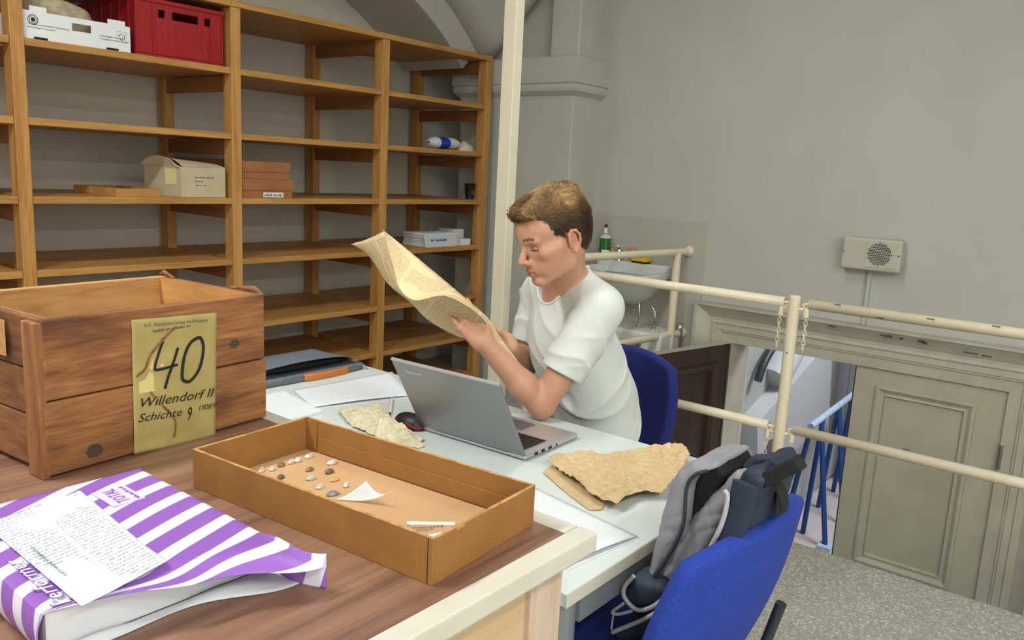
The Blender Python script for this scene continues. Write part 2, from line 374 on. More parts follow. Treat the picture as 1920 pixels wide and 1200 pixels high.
# distance-field modelling for soft shapes
class SDF:
    def __init__(s, lo, hi, h):
        s.lo = np.asarray(lo, float); s.h = h; s.n = np.ceil((np.asarray(hi)-s.lo)/h).astype(int)+1
        s.D = np.full(s.n, 9.0, np.float32)
    def sub(s, lo, hi):
        i0 = np.clip(np.floor((np.asarray(lo)-s.lo)/s.h).astype(int), 0, s.n); i1 = np.clip(np.ceil((np.asarray(hi)-s.lo)/s.h).astype(int)+1, 0, s.n)
        sl = tuple(slice(a, b) for a, b in zip(i0, i1)); ax = [s.lo[k]+s.h*np.arange(i0[k], i1[k]) for k in range(3)]
        return sl, np.meshgrid(*ax, indexing='ij', sparse=True)
    def comb(s, sl, d, k, op):
        a = s.D[sl]; d = d.astype(np.float32)
        if op == 'sub':
            d = -d; h = np.clip(.5-.5*(a-d)/k, 0, 1); s.D[sl] = a*(1-h)+d*h+k*h*(1-h)
        elif op == 'and':
            h = np.clip(.5-.5*(a-d)/k, 0, 1); s.D[sl] = a*(1-h)+d*h+k*h*(1-h)
        else:
            h = np.clip(.5+.5*(d-a)/k, 0, 1); s.D[sl] = d*(1-h)+a*h-k*h*(1-h)
    def cap(s, a, b, ra, rb=None, k=.01, op='add'):
        a, b = np.asarray(a, float), np.asarray(b, float); rb = ra if rb is None else rb; m = max(ra, rb)+k+4*s.h
        sl, (x, y, z) = s.sub(np.minimum(a, b)-m, np.maximum(a, b)+m); ab = b-a; L = max(ab@ab, 1e-9)
        t = np.clip(((x-a[0])*ab[0]+(y-a[1])*ab[1]+(z-a[2])*ab[2])/L, 0, 1)
        d = np.sqrt((x-a[0]-t*ab[0])**2+(y-a[1]-t*ab[1])**2+(z-a[2]-t*ab[2])**2)-(ra+(rb-ra)*t); s.comb(sl, d, k, op); return s
    def path(s, pts, rs, k=.01, op='add'):
        for i in range(len(pts)-1): s.cap(pts[i], pts[i+1], rs[i], rs[i+1], k if i == 0 else min(k, .006), op)
    def ell(s, c, r, fr=None, k=.01, op='add'):
        c = np.asarray(c, float); r = np.asarray(r, float); m = r.max()+k+4*s.h
        sl, (x, y, z) = s.sub(c-m, c+m); F = np.eye(3) if fr is None else np.asarray(fr, float)
        p = [(x-c[0])*F[i][0]+(y-c[1])*F[i][1]+(z-c[2])*F[i][2] for i in range(3)]
        k0 = np.sqrt(sum((p[i]/r[i])**2 for i in range(3))); k1 = np.sqrt(sum((p[i]/r[i]**2)**2 for i in range(3)))+1e-9
        s.comb(sl, k0*(k0-1)/k1, k, op); return s
    def half(s, p, n, k=.004, lo=None, hi=None):
        """cut away the side n points to"""
        p, n = np.asarray(p, float), nrm(n); sl, (x, y, z) = s.sub(lo if lo is not None else s.lo, hi if hi is not None else s.lo+s.n*s.h)
        s.comb(sl, (x-p[0])*n[0]+(y-p[1])*n[1]+(z-p[2])*n[2], k, 'and'); return s
    def poly(s, pts, x0, x1, r, k=.004, op='add'):
        """polygon in the Y-Z plane extruded along X with rounded edges"""
        P = np.asarray(pts, float); m = k+4*s.h; lo = np.array([x0, P[:, 0].min(), P[:, 1].min()])-m; hi = np.array([x1, P[:, 0].max(), P[:, 1].max()])+m
        sl, (x, y, z) = s.sub(lo, hi); yy = y[0]+0*z[0]; zz = z[0]+0*y[0]; d = np.full(yy.shape, 1e9); ins = np.zeros(yy.shape, bool)
        for i in range(len(P)):
            a, b = P[i], P[(i+1) % len(P)]; e = b-a; t = np.clip(((yy-a[0])*e[0]+(zz-a[1])*e[1])/(e@e+1e-12), 0, 1)
            d = np.minimum(d, np.hypot(yy-a[0]-t*e[0], zz-a[1]-t*e[1]))
            c = ((a[1] > zz) != (b[1] > zz)) & (yy < (b[0]-a[0])*(zz-a[1])/(b[1]-a[1]+1e-12)+a[0]); ins ^= c
        d2 = np.where(ins, -d, d)[None]+r; dx = np.abs(x-(x0+x1)/2)-(x1-x0)/2+r
        s.comb(sl, np.minimum(np.maximum(d2, dx), 0)+np.sqrt(np.maximum(d2, 0)**2+np.maximum(dx, 0)**2)-r, k, op); return s
    def mesh(s):
        Dn = s.D; neg = Dn < 0; n = np.array(Dn.shape)-1
        cnt = np.zeros(n, np.int8); cs = [(i, j, k) for i in (0, 1) for j in (0, 1) for k in (0, 1)]
        for i, j, k in cs: cnt += neg[i:n[0]+i, j:n[1]+j, k:n[2]+k]
        cells = np.argwhere((cnt > 0) & (cnt < 8)); idx = np.full(n, -1, np.int32); idx[tuple(cells.T)] = np.arange(len(cells))
        vals = {c: Dn[tuple((cells+c).T)] for c in cs}; acc = np.zeros((len(cells), 3)); w = np.zeros(len(cells))
        for a in cs:
            for ax in range(3):
                if a[ax]: continue
                b = list(a); b[ax] = 1; b = tuple(b); va, vb = vals[a], vals[b]; m = (va < 0) != (vb < 0)
                t = np.where(m, va/np.where(m, va-vb, 1), 0); p = np.array(a, float)[None].repeat(len(cells), 0); p[:, ax] = t
                acc += p*m[:, None]; w += m
        V = s.lo+(cells+acc/w[:, None])*s.h; faces = []
        for ax in range(3):
            o1, o2 = [(1, 2), (2, 0), (0, 1)][ax]; sh = list(Dn.shape); A = [slice(None)]*3; B = [slice(None)]*3; A[ax] = slice(0, -1); B[ax] = slice(1, None)
            e = np.argwhere(neg[tuple(A)] != neg[tuple(B)]); e = e[(e[:, o1] > 0) & (e[:, o2] > 0) & (e[:, o1] < n[o1]) & (e[:, o2] < n[o2])]
            q = []
            for d1, d2 in ((-1, -1), (0, -1), (0, 0), (-1, 0)):
                c = e.copy(); c[:, o1] += d1; c[:, o2] += d2; q.append(idx[tuple(c.T)])
            q = np.stack(q, 1); fl = ~neg[tuple(e.T)]; q[fl] = q[fl][:, ::-1]; faces.append(q)
        Fq = np.concatenate(faces); return V, Fq[(Fq >= 0).all(1)]
def sdf_obj(name, S, mat, parent, colf=None, relax=1):
    V, Fq = S.mesh()
    for _ in range(relax):
        acc = np.zeros_like(V); w = np.zeros(len(V))
        for a, b in ((0, 1), (1, 2), (2, 3), (3, 0)):
            np.add.at(acc, Fq[:, a], V[Fq[:, b]]); np.add.at(w, Fq[:, a], 1); np.add.at(acc, Fq[:, b], V[Fq[:, a]]); np.add.at(w, Fq[:, b], 1)
        V = V*.4+.6*acc/np.maximum(w, 1)[:, None]
    inv = np.array(WM[parent].inverted()); VL = V@inv[:3, :3].T+inv[:3, 3]
    me = bpy.data.meshes.new(name); me.vertices.add(len(VL)); me.vertices.foreach_set('co', VL.astype(np.float32).ravel())
    me.loops.add(Fq.size); me.loops.foreach_set('vertex_index', Fq.astype(np.int32).ravel()); me.polygons.add(len(Fq))
    me.polygons.foreach_set('loop_start', np.arange(0, Fq.size, 4, dtype=np.int32)); me.update(calc_edges=True); me.validate()
    me.polygons.foreach_set('use_smooth', [True]*len(me.polygons))
    if colf is not None:
        ca = me.color_attributes.new('Col', 'FLOAT_COLOR', 'POINT'); cc = np.ones((len(V), 4), np.float32); cc[:, :3] = colf(V); ca.data.foreach_set('color', cc.ravel())
    me.materials.append(MT[mat] if isinstance(mat, str) else mat)
    o = bpy.data.objects.new(name, me); return link(o, parent)


# ------------------------------------------------------------------ the room
XW = 4.40; LOWZ = -1.30; YB = 4.15; TOP = 3.6
YD0, YD1, ZD = .464, 1.863, .50
# upper floor: slab with the stair void beyond X=3.12, and the platform under the sink
m = MB(); poly = [(-2.6, -5.0), (3.12, -5.0), (3.12, 2.12), (4.40, 2.12), (4.40, 2.86), (4.10, 2.86), (4.10, 3.77), (4.65, 3.77), (4.65, YB), (-2.6, YB)]
m.prism([(x, y, -.22) for x, y in poly], (0, 0, .22)); struct(m.build('floor', 'terrazzo'))
m = MB(); m.box(3.12, 9.6, -5.0, 6.0, LOWZ-.1, LOWZ); struct(m.build('floor_lower', 'lowfloor'))
m = MB(); m.box(3.0, 3.12, -5.0, 2.12, LOWZ, -.221); m.box(3.12, 4.4, 2.12, 2.24, LOWZ, -.221); struct(m.build('wall_stairwell', 'wall'))
# right wall with the doorway
m = MB()
m.box(XW, XW+.25, -5.0, YD0-.01, LOWZ, TOP); m.box(XW, XW+.25, YD1+.01, 2.865, LOWZ, TOP); m.box(XW, XW+.25, YD0-.01, YD1+.01, ZD+.01, TOP)
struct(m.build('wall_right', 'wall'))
# back wall behind the shelving, side and rear walls
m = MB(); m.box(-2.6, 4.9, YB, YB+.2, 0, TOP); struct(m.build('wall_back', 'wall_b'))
m = MB(); m.box(-2.8, -2.6, -5.0, YB, 0, TOP); struct(m.build('wall_left', 'wall_w'))
m = MB(); m.box(-2.6, XW, -5.2, -5.0, LOWZ, TOP); struct(m.build('wall_front', 'wall_w'))
m = MB(); m.box(-2.8, 4.9, -5.2, YB+.2, TOP, TOP+.1); struct(m.build('ceiling', 'wall_w'))
# pier in the corner: shaft, moulded cap, pilaster above
m = MB(); m.box(4.10, 4.9, 2.865, 3.77, 0, 1.96); struct(m.build('pier_shaft', 'wall', bevel=.006))
zc0, zc1, zc2, zc3 = 1.86, 1.90, 1.935, 2.085
def ring(x0, y0, y1, z): return [(x0, y0, z), (4.9, y0, z), (4.9, y1, z), (x0, y1, z)]
prof = [(.0, 1.84), (.004, 1.86), (.035, 1.888), (.04, 1.905), (.036, 1.93), (.045, 1.935), (.045, 2.085), (.0, 2.087)]
vs = []; fs = []
for q, z in prof: vs += ring(4.10-q, 2.865-q, 3.77+q, z)
for i in range(len(prof)-1):
    for k in range(4): fs.append((i*4+k, i*4+(k+1) % 4, i*4+4+(k+1) % 4, i*4+4+k))
fs.append((len(prof)*4-4, len(prof)*4-3, len(prof)*4-2, len(prof)*4-1))
m = MB(); m.add(vs, fs); struct(m.build('trim_1', 'wall'))
m = MB(); m.box(4.10, 4.9, 2.85, 3.06, 2.087, TOP); struct(m.build('pier_pilaster', 'wall', bevel=.01))
m = MB(); m.box(4.2, 4.9, 3.06, 3.77, 2.087, TOP); struct(m.build('pier_upper', 'wall'))
# wall arch over the shelving: springs from the pier, soffit back to the lunette
def arch(xc, zc, r0, r1, y0, y1, a0, a1, n=28):
    m = MB(); vs = []
    for i in range(n+1):
        a = a0+(a1-a0)*i/n; c, s_ = math.cos(a), math.sin(a)
        vs += [(xc+r0*c, y0, zc+r0*s_), (xc+r1*c, y0, zc+r1*s_), (xc+r1*c, y1, zc+r1*s_), (xc+r0*c, y1, zc+r0*s_)]
    fs = [(4*i+k, 4*i+(k+1) % 4, 4*i+4+(k+1) % 4, 4*i+4+k) for i in range(n) for k in range(4)]
    return m.add(vs, fs)
struct(arch(2.79, .99, 1.53, 1.74, 3.60, YB, .74, math.pi-.84).build('trim_2', 'ceil', smooth=False, bevel=.008))
# vault web climbing from the wall arch towards the room, and one from the right wall
def web(u, v):
    a = .66+(math.pi-1.5)*u; r = 1.70; x = 2.79+r*math.cos(a); z0 = .99+r*math.sin(a)
    y = 3.62-v*2.4; z = z0+(TOP-z0)*math.sin(v*math.pi/2)*.98
    return (x, y, min(z, TOP-.005))
struct(MB().grid(web, 30, 16).build('ceiling_vault', 'ceil', smooth=True, solid=.03))
def web2(u, v):
    a = .12+(math.pi-.24)*u; y = .9+2.05*math.cos(a); z0 = 2.35+.95*math.sin(a)
    x = 4.38-v*1.6; return (x, y, min(z0+(TOP-z0)*math.sin(v*math.pi/2), TOP-.004))
struct(MB().grid(web2, 24, 12).build('ceiling_vault_side', 'ceil', smooth=True, solid=.03))
# unseen housings over the inferred tubes and the added fill lamps
for (lx, ly, lz), _w in LAMPS:
    m = MB(); m.box(lx-.63, lx+.63, ly-.13, ly+.13, lz+.012, lz+.07)
    for dx in (-.5, .5): m.cyl((lx+dx, ly, lz+.07), (lx+dx, ly, TOP), .008, n=8)
    struct(m.build('tube_and_fill_housing', 'white_pl'))
# painted splash panel beside the sink
m = MB(); m.box(XW-.003, XW, 2.075, 2.862, 0, 1.164); struct(m.build('wall_splash_panel', 'wall_panel'))

# door frame (mitred moulding) and the two leaves
fr = MB()
def frm(pr):
    vs = []; fs = []
    for o_, p in pr: vs += [(XW-p, YD1+o_, LOWZ), (XW-p, YD1+o_, ZD+o_), (XW-p, YD0-o_, ZD+o_), (XW-p, YD0-o_, LOWZ)]
    for i in range(len(pr)-1):
        for k in range(3): fs.append((4*i+k, 4*i+k+1, 4*i+5+k, 4*i+4+k))
    return fr.add(vs, fs)
frm([(-.005, -.25), (-.005, .012), (.052, .016), (.054, .024), (.062, .024), (.066, .03), (.098, .03), (.102, .038), (.110, .038), (.116, .032), (.135, .034), (.165, .052), (.195, .075), (.200, .083), (.212, .083), (.212, 0)])
struct(fr.build('trim_3', 'trim'))
ydu = PX(1634, 560, XW)[1]; m = MB(); m.box(XW-.006, XW-.0005, ydu+.01, 2.07, ZD+.213, ZD+.30); struct(m.build('trim_4', 'wall'))
def leaf(name, mat, o, u, v, n, w, h, th, panels, both=False):
    d = MB(); o, u, v, n = [np.asarray(a, float) for a in (o, u, v, n)]
    us = [0]+sorted({q for p in panels for q in (p[0], p[1])})+[w]; vz = [0]+sorted({q for p in panels for q in (p[2], p[3])})+[h]
    for i in range(len(us)-1):
        for j in range(len(vz)-1):
            if any(p[0] <= us[i]+1e-6 and us[i+1] <= p[1]+1e-6 and p[2] <= vz[j]+1e-6 and vz[j+1] <= p[3]+1e-6 for p in panels): continue
            c = o+u*(us[i]+us[i+1])/2+v*(vz[j]+vz[j+1])/2-n*th/2
            d.obox(c, (u, v, n), ((us[i+1]-us[i])/2, (vz[j+1]-vz[j])/2, th/2))
    root = struct(d.build(name, mat))
    for p in panels:
        for sgn in ((1, -1) if both else (1,)):
            q = MB(); oo = o+u*p[0]+v*p[2]-(n*0 if sgn > 0 else n*th)
            q.frames(oo, u, v, n*sgn, p[1]-p[0], p[3]-p[2], [(0, 0), (.0, .010), (.012, .012), (.022, .006), (.030, -.002), (.040, -.004), (.047, .002), (.052, -.012), (.056, -.014)])
            q.build('panel', mat, root)
    return root
dh = ZD-LOWZ-.02
wl = 1.17-YD0
dr = leaf('door_1', 'door', (XW+.005, YD0+.006, LOWZ+.01), (0, 1, 0), (0, 0, 1), (-1, 0, 0), wl-.006, dh, .045, [(.125, wl-.12, .14, .60), (.125, wl-.12, .72, dh-.085)])
hm = MB(); hm.cyl((XW-.012, YD0-.001, .115), (XW-.012, YD0-.001, .172), .010); hm.cyl((XW-.012, YD0-.001, .176), (XW-.012, YD0-.001, .235), .010); hm.build('hinge', 'steel', dr, smooth=True)
m = MB(); m.box(XW+.0, XW+.045, 1.1645, 1.169, LOWZ+.01, ZD-.012); m.build('leaf_edge', 'brown_door', dr)
a = PZ(1225, 663, ZD); hx = np.array([XW-.005, YD1-.002, 0]); u = nrm([a[0]-hx[0], a[1]-hx[1], 0]); nn = np.cross((0, 0, 1), u)
nn = nn if nn[1] < 0 else -nn
dl = leaf('door_2', 'brown_door', (hx[0], hx[1], LOWZ+.01), u, (0, 0, 1), nn, .69, dh, .045, [(.11, .58, .14, .66), (.11, .58, .82, dh-.10)], True)
m = MB(); m.obox(np.array([hx[0], hx[1], LOWZ+.01])+u*.345+np.array([0, 0, dh+.003])-nn*.0225, (u, (0, 0, 1), nn), (.345, .003, .0225)); m.build('top_edge', 'trim', dl)
m = MB(); m.obox(np.array([hx[0], hx[1], LOWZ+.01+dh/2])+u*.012+nn*.002, (u, (0, 0, 1), nn), (.008, dh/2, .002)); m.build('hinge_strip', 'chip', dl)

# ------------------------------------------------------------------ beyond the doorway
YS2 = 2.27
m = MB(); m.box(4.66, 8.0, YS2, YS2+.15, LOWZ, 1.6); struct(m.build('wall_beyond', 'greystone'))
m = MB(); m.box(9.3, 9.5, -3, 6, LOWZ, 3); struct(m.build('wall_far', 'greystone2'))
m = MB(); m.box(4.66, 9.5, -3.2, -3.0, LOWZ, 3); struct(m.build('wall_beyond_side', 'greystone2'))
m = MB(); m.box(4.66, 9.5, -3.2, 6, 2.6, 2.7); struct(m.build('ceiling_lower', 'ceil'))
def onS(px, py, y=YS2): return PY(px, py, y)
st = thing('staircase_side', 'grey painted stair flank with arched recess seen through the doorway', 'staircase', (6.0, YS2, LOWZ))
def slab(pxs, th, name, mat, y=YS2):
    b = [onS(*p, y) for p in pxs]; q = MB(); q.prism(b, (0, -th, 0)); return q.build(name, mat, st)
slab([(1386, 790), (1396, 776), (1460, 707), (1520, 640), (1530, 668), (1524, 812), (1545, 820), (1545, 872), (1470, 935), (1446, 950), (1444, 868), (1440, 838), (1432, 820), (1420, 812), (1408, 818), (1398, 836), (1392, 868), (1388, 950)], .14, 'stringer_panel', 'greystone2')
q = MB(); q.tube(smooth_path([onS(1421, 714, YS2-.06), onS(1432, 682, YS2-.06), onS(1450, 650, YS2-.06), onS(1480, 610, YS2-.06)], 5), .030, 12); q.build('handrail', 'dark_metal', st, smooth=True)
q = MB(); q.tube([onS(1446, 714, YS2-.02), onS(1500, 615, YS2-.02)], .13, 16); q.build('sloping_pipe', 'greystone2', st, smooth=True)
q = MB(); b0 = onS(1396, 905, YS2-.05); q.box(4.7, 6.9, YS2-.10, YS2-.05, LOWZ, LOWZ+.16); q.build('plinth', 'greystone2', st)
cl = thing('white_column', 'white wall pillar far behind the blue barrier', 'pillar', (8.3, 2.15, LOWZ))
q = MB(); q.box(8.2, 8.5, 2.03, 2.24, LOWZ, 2.58); q.build('shaft', 'paper', cl, bevel=.02); q = MB(); q.box(8.17, 8.53, 2.0, 2.265, LOWZ, LOWZ+.2); q.build('plinth', 'greystone2', cl)
dd = thing('dark_door_panel', 'dark brown door leaf standing open behind the closed grey leaf', 'door', (7.6, 1.75, LOWZ))
q = MB(); q.box(7.55, 7.6, 1.55, 1.98, LOWZ, 1.0); q.build('leaf', 'brown_door', dd); q = MB(); q.frames((7.55, 1.60, LOWZ+1.1), (0, 1, 0), (0, 0, 1), (-1, 0, 0), .32, 1.0, [(0, 0), (0, .008), (.03, .008), (.04, -.002)]); q.build('panel', 'brown_door', dd)
q = MB(); q.box(4.664, 4.70, 1.87, 2.26, LOWZ, .62); struct(q.build('door_reveal', 'greystone2'))
# blue trestle barrier on the lower floor
tb = thing('trestle_barrier', 'blue tubular steel barrier with crossed legs beyond the doorway', 'barrier', (6.6, 1.8, LOWZ))
T = [PZ(1547, 1030, LOWZ), PZ(1534, 951, LOWZ), PZ(1562, 922, LOWZ)]
r0 = PX(1520, 800, 6.1); r1 = PX(1602, 738, 7.3)
q = MB(); q.cyl(r0, r1, .026, n=12); q.build('top_rail', 'bluepale', tb, smooth=True)
def leg(a_, b_):
    q = MB(); q.cyl(a_, b_, .02, n=10); return q.build('leg', 'bluesteel', tb, smooth=True)
mid = lambda t: r0+(r1-r0)*t
lg = lambda px, py: PZ(px, py, LOWZ)
leg(mid(.22), lg(1547, 1028)); leg(mid(.26), lg(1505, 1000)); leg(mid(.02), lg(1470, 985)); leg(mid(.6), lg(1534, 951)); leg(mid(.62), lg(1580, 985)); leg(mid(.95), lg(1562, 922)); leg(mid(.9), lg(1590, 940))
q = MB(); c0 = lg(1547, 1028); q.box(c0[0]-.06, c0[0]+.10, c0[1]-.05, c0[1]+.05, LOWZ, LOWZ+.03); q.build('foot', 'bluepale', tb)

# ------------------------------------------------------------------ wall speaker
sp = thing('wall_speaker', 'beige plastic wall loudspeaker box above the grey door', 'loudspeaker', (XW, 1.16, 1.05))
y1 = PX(1580, 475, XW-.05)[1]; y0 = PX(1692, 482, XW-.05)[1]; z1 = PX(1640, 447, XW-.05)[2]; z0 = PX(1640, 508, XW-.05)[2]
q = MB(); q.box(XW-.075, XW, y0, y1, z0, z1); q.build('housing', 'grey_pl', sp, bevel=.012, seg=3)
q = MB(); q.box(XW-.078, XW-.07, y0+.02, y0+.17, z0+.018, z1-.018); q.build('front_panel', 'grey_pl', sp, bevel=.002)
q = MB(); cy, cz = y0+.10, (z0+z1)/2+.005
for i in range(-7, 8):
    for j in range(-7, 8):
        if i*i+j*j < 50: q.lathe([(.0033, 0), (.003, .0012)], (XW-.0785, cy+i*.0082+(j % 2)*.004, cz+j*.0082), 6, (0, 1, 0), (0, 0, 1), (-1, 0, 0))
tag(q.build('grille_holes', 'dark', sp), kind='stuff')
for yy in (y0+.012, y1-.012): q = MB(); q.lathe([(.004, 0), (.003, .003)], (XW-.075, yy, cz), 8, (0, 1, 0), (0, 0, 1), (-1, 0, 0)); q.build('screw', 'dark_metal', sp)
a = PX(1634, 512, XW); 
q = MB(); q.box(XW-.018, XW-.001, a[1]-.004, a[1]+.014, ZD+.2125, z0); tag(q.build('cable_duct', 'wall', None, bevel=.002), 'thin white cable channel running down from the wall loudspeaker', 'cable duct')

# ------------------------------------------------------------------ cream post in front of the pier
p0 = PX(960, 200, 3.10); pt = thing('box_post', 'tall cream painted square post rising to the ceiling beside the shelving', 'post', (3.13, p0[1]+.04, 0))
q = MB(); q.box(3.10, 3.16, p0[1], p0[1]+.075, 0, TOP); q.build('shaft', 'cream_pole', pt, bevel=.003)
q = MB(); q.box(3.06, 3.20, p0[1]-.04, p0[1]+.115, 0, .012); q.build('base_plate', 'cream_pole', pt, bevel=.002)

# ------------------------------------------------------------------ railings
XR = 3.05
def chain(root, top, n=7, tilt=0):
    q = MB()
    for i in range(n):
        c = np.array(top)-[0, 0, .012+i*.019]; pts = []
        for t in np.linspace(0, 2*math.pi, 9)[:-1]:
            a_, b_ = .006*math.cos(t), .013*math.sin(t)
            pts.append(c+np.array([0, a_, b_] if i % 2 else [a_, 0, b_]))
        q.tube(pts, .0018, 5, closed=True)
    q.build('chain', 'cream', root, smooth=True)
rl = thing('stair_railing', 'cream tubular railing with hooked-in bars and chains guarding the stair edge', 'railing', (XR, 1.055, 0))
pt_ = PX(1491, 556, XR); py = pt_[1]
q = MB(); q.cyl((XR, py, 0), (XR, py, pt_[2]), .022, n=18); q.lathe([(.022, 0), (.018, .004)], (XR, py, pt_[2]), 18); q.build('post', 'cream', rl, smooth=True)
q = MB(); q.lathe([(.055, 0), (.055, .008), (.026, .012)], (XR, py, 0), 20); q.build('base_flange', 'cream', rl)
q = MB(); q.lathe([(.003, 0), (.003, .002)], (XR-.0215, py, PX(1480, 660, XR)[2]), 8, (0, 1, 0), (0, 0, 1), (-1, 0, 0)); q.build('screw', 'chip', rl)
def bar(p, q_, rad=.019):
    b = MB(); b.cyl(p, q_, rad, n=18); o = b.build('bar', 'cream', rl, smooth=False, bevel=0)
    o.data.polygons.foreach_set('use_smooth', [len(f.vertices) == 4 for f in o.data.polygons]); return o
def hook(p, dirn):
    b = MB(); e = np.array([XR, py+dirn*.02, p[2]-.022])
    b.tube(smooth_path([p, p+np.array([0, -dirn*.02, -.004]), e+np.array([0, dirn*.02, 0]), e], 5), .006, 8); b.build('hook', 'cream', rl, smooth=True)
    b = MB(); b.cyl(e+np.array([0, dirn*.028, -.028]), e+np.array([0, dirn*.028, .008]), .011, n=10); b.build('eye', 'cream', rl, smooth=True)
    chain(rl, e+np.array([0, dirn*.03, -.02]))
A = PX(1472, 566, XR); A2 = np.array([XR, 2.30, A[2]]); bar(A, A2); hook(A, 1)
B = PX(1518, 571, XR); B2 = np.array([XR, -1.2, B[2]]); bar(B, B2); hook(B, -1)
Cc = PX(1441, 797, XR); bar(Cc, PX(1262, 757, XR)*[1, 1, 0]+np.array([0, 0, Cc[2]])); hook(Cc, 1)
Dd = PX(1489, 806, XR); bar(Dd, np.array([XR, -1.2, Dd[2]])); hook(Dd, -1)
for e in ((XR, 2.30), (XR, -1.2)):
    q = MB(); q.cyl((e[0], e[1], 0), (e[0], e[1], 1.0), .022, n=16); q.build('post', 'cream', rl, smooth=True)
for px, py2, yy in ((1560, 806, 0), (1700, 843, 0), (1570, 571, 0), (1650, 596, 0), (1745, 598, 0), (1868, 612, 0)):
    q = MB(); c = PX(px, py2, XR-.0185); q.obox(c, ((0, 1, 0), (0, 0, 1), (1, 0, 0)), (.012, .0015, .0006)); q.build('paint_chip', 'chip', rl)
YA = 2.18; rs = thing('sink_railing', 'cream pipe railing bolted to the wall in front of the wash basin', 'railing', (4.2, YA, 0))
zt = PX(1298, 472, XW)[2]; zl = PX(1282, 624, XW)[2]
for z in (zt, zl):
    q = MB(); q.tube([(3.10, 2.32, z), (3.4, 2.30, z), (XW, YA, z)], .021, 16); q.build('bar', 'cream', rs, smooth=True)
    q = MB(); q.lathe([(.034, 0), (.034, .006), (.024, .02)], (XW-.004, YA, z), 18, (0, 1, 0), (0, 0, 1), (-1, 0, 0)); q.build('wall_flange', 'cream', rs, smooth=True)
xpst = XW-.12; q = MB(); q.cyl((xpst, YA+.012, 0), (xpst, YA+.012, zt), .024, n=16); q.build('post', 'cream', rs, smooth=True)

for px, py2, w_ in ((1657, 629, .018), (1668, 631, .012), (1690, 635, .008), (1727, 640, .014), (1734, 643, .010), (1560, 612, .02), (1820, 662, .03), (1850, 668, .02)):
    c = PX(px, py2, XW-.085); q = MB(); q.obox(c, ((0, 1, 0), (0, 0, 1), (1, 0, 0)), (w_, .006 if w_ < .018 else .003, .0012)); o = q.build('paint_chip', 'chip', bpy.data.objects['trim_3'])

# ------------------------------------------------------------------ wooden shelving
YF, YR = 3.45, 4.12
UX = [.36, 1.273, 2.194, 3.117, 3.98]; UW = .05; UD = .07
SZ = [1.79, 1.497, 1.197, .907, .586, .317]; TH = .028
sh = thing('wooden_shelving', 'orange pine storage shelving with open bays along the back wall', 'shelving', (2.3, 3.8, 0))
for x in UX:
    for y in (YF, YR-UD):
        q = MB(); q.box(x, x+UW, y, y+UD, 0, 2.07); q.build('upright', 'pine_up', sh, bevel=.003)
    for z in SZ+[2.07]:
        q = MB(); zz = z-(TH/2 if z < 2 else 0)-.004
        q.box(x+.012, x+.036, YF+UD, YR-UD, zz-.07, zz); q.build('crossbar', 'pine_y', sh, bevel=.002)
for i in range(len(UX)-1):
    xa, xb = UX[i], UX[i+1]
    for z in SZ+[.06]:
        q = MB(); q.box(xa+UW+.001, xb-.001, YF+.004, YR-.004, z-TH/2, z+TH/2); q.build('shelf', 'pine', sh, bevel=.002)
    q = MB(); q.box(xa+.001 if i else xa, (xb if i < 3 else xb+UW), YF-.004, YR, 2.071, 2.10); q.build('top_board', 'pine', sh, bevel=.002)
ST = [z+TH/2 for z in SZ]
# --- white carton with a wrapped bundle inside
def X_(px, py, y): return PY(px, py, y)[0]
def Z_(px, py, y): return PY(px, py, y)[2]
yf = 3.47; x0, x1 = X_(42, 68, yf), X_(245, 97, yf); zb = ST[0]; zt_ = Z_(120, 30, yf)
ct = thing('produce_carton', 'white cardboard carton with hand hole and recycling print on the top shelf', 'carton', ((x0+x1)/2, yf+.15, zb))
dpt = .30; th = .005; h = zt_-zb
q = MB(); hx0, hx1 = x0+.16*(x1-x0)/.41*.99, 0
w = x1-x0; hl, hr = x0+w*.44, x0+w*.62; hz0, hz1 = zb+h*.52, zb+h*.80
# front panel built around the hand hole, tabs at the top corners
q.box(x0, hl, yf, yf+th, zb, zb+h); q.box(hr, x1, yf, yf+th, zb, zb+h); q.box(hl, hr, yf, yf+th, zb, hz0); q.box(hl, hr, yf, yf+th, hz1, zb+h)
q.box(x0+.03, x0+.09, yf, yf+th, zb+h, zb+h+.018); q.box(x1-.09, x1-.02, yf, yf+th, zb+h, zb+h+.018)
q.build('front_panel', 'whitebox', ct)
q = MB(); q.box(x0, x1, yf+dpt-th, yf+dpt, zb, zb+h); q.build('back_panel', 'whitebox', ct)
for xx in (x0, x1-th): q = MB(); q.box(xx, xx+th, yf+th, yf+dpt-th, zb, zb+h); q.build('side_panel', 'whitebox', ct)
q = MB(); q.box(x0, x1, yf+th, yf+dpt-th, zb, zb+th); q.build('bottom', 'whitebox', ct)
yl = yf-.0004
text('lettering', 'Wiederverwertbare Verpackung', (x0+.02, yl, zb+.052), (1, 0, 0), (0, 0, 1), .007, 'ink', ct, .15)
text('lettering', 'Emballage à recycler', (x0+.02, yl, zb+.041), (1, 0, 0), (0, 0, 1), .006, 'ink', ct, .10)
text('lettering', 'Imballaggio riciclabile', (x1-.125, yl, zb+.050), (1, 0, 0), (0, 0, 1), .006, 'ink', ct, .10)
text('lettering', 'Packaging material recyclable', (x1-.125, yl, zb+.038), (1, 0, 0), (0, 0, 1), .006, 'ink', ct, .118)
q = MB(); c = np.array([x0+.04, yl, zb+h-.032])
for r_ in (.018, .013): q.tube([c+np.array([r_*math.cos(t), 0, r_*math.sin(t)]) for t in np.linspace(0, 2*math.pi, 25)[:-1]], .0012, 4, closed=True)
q.lathe([(.008, 0), (.008, .0006)], c, 16, (1, 0, 0), (0, 0, 1), (0, -1, 0)); q.build('emblem', 'ink', ct)
q = MB(); c = np.array([x1-.035, yl, zb+h-.045])
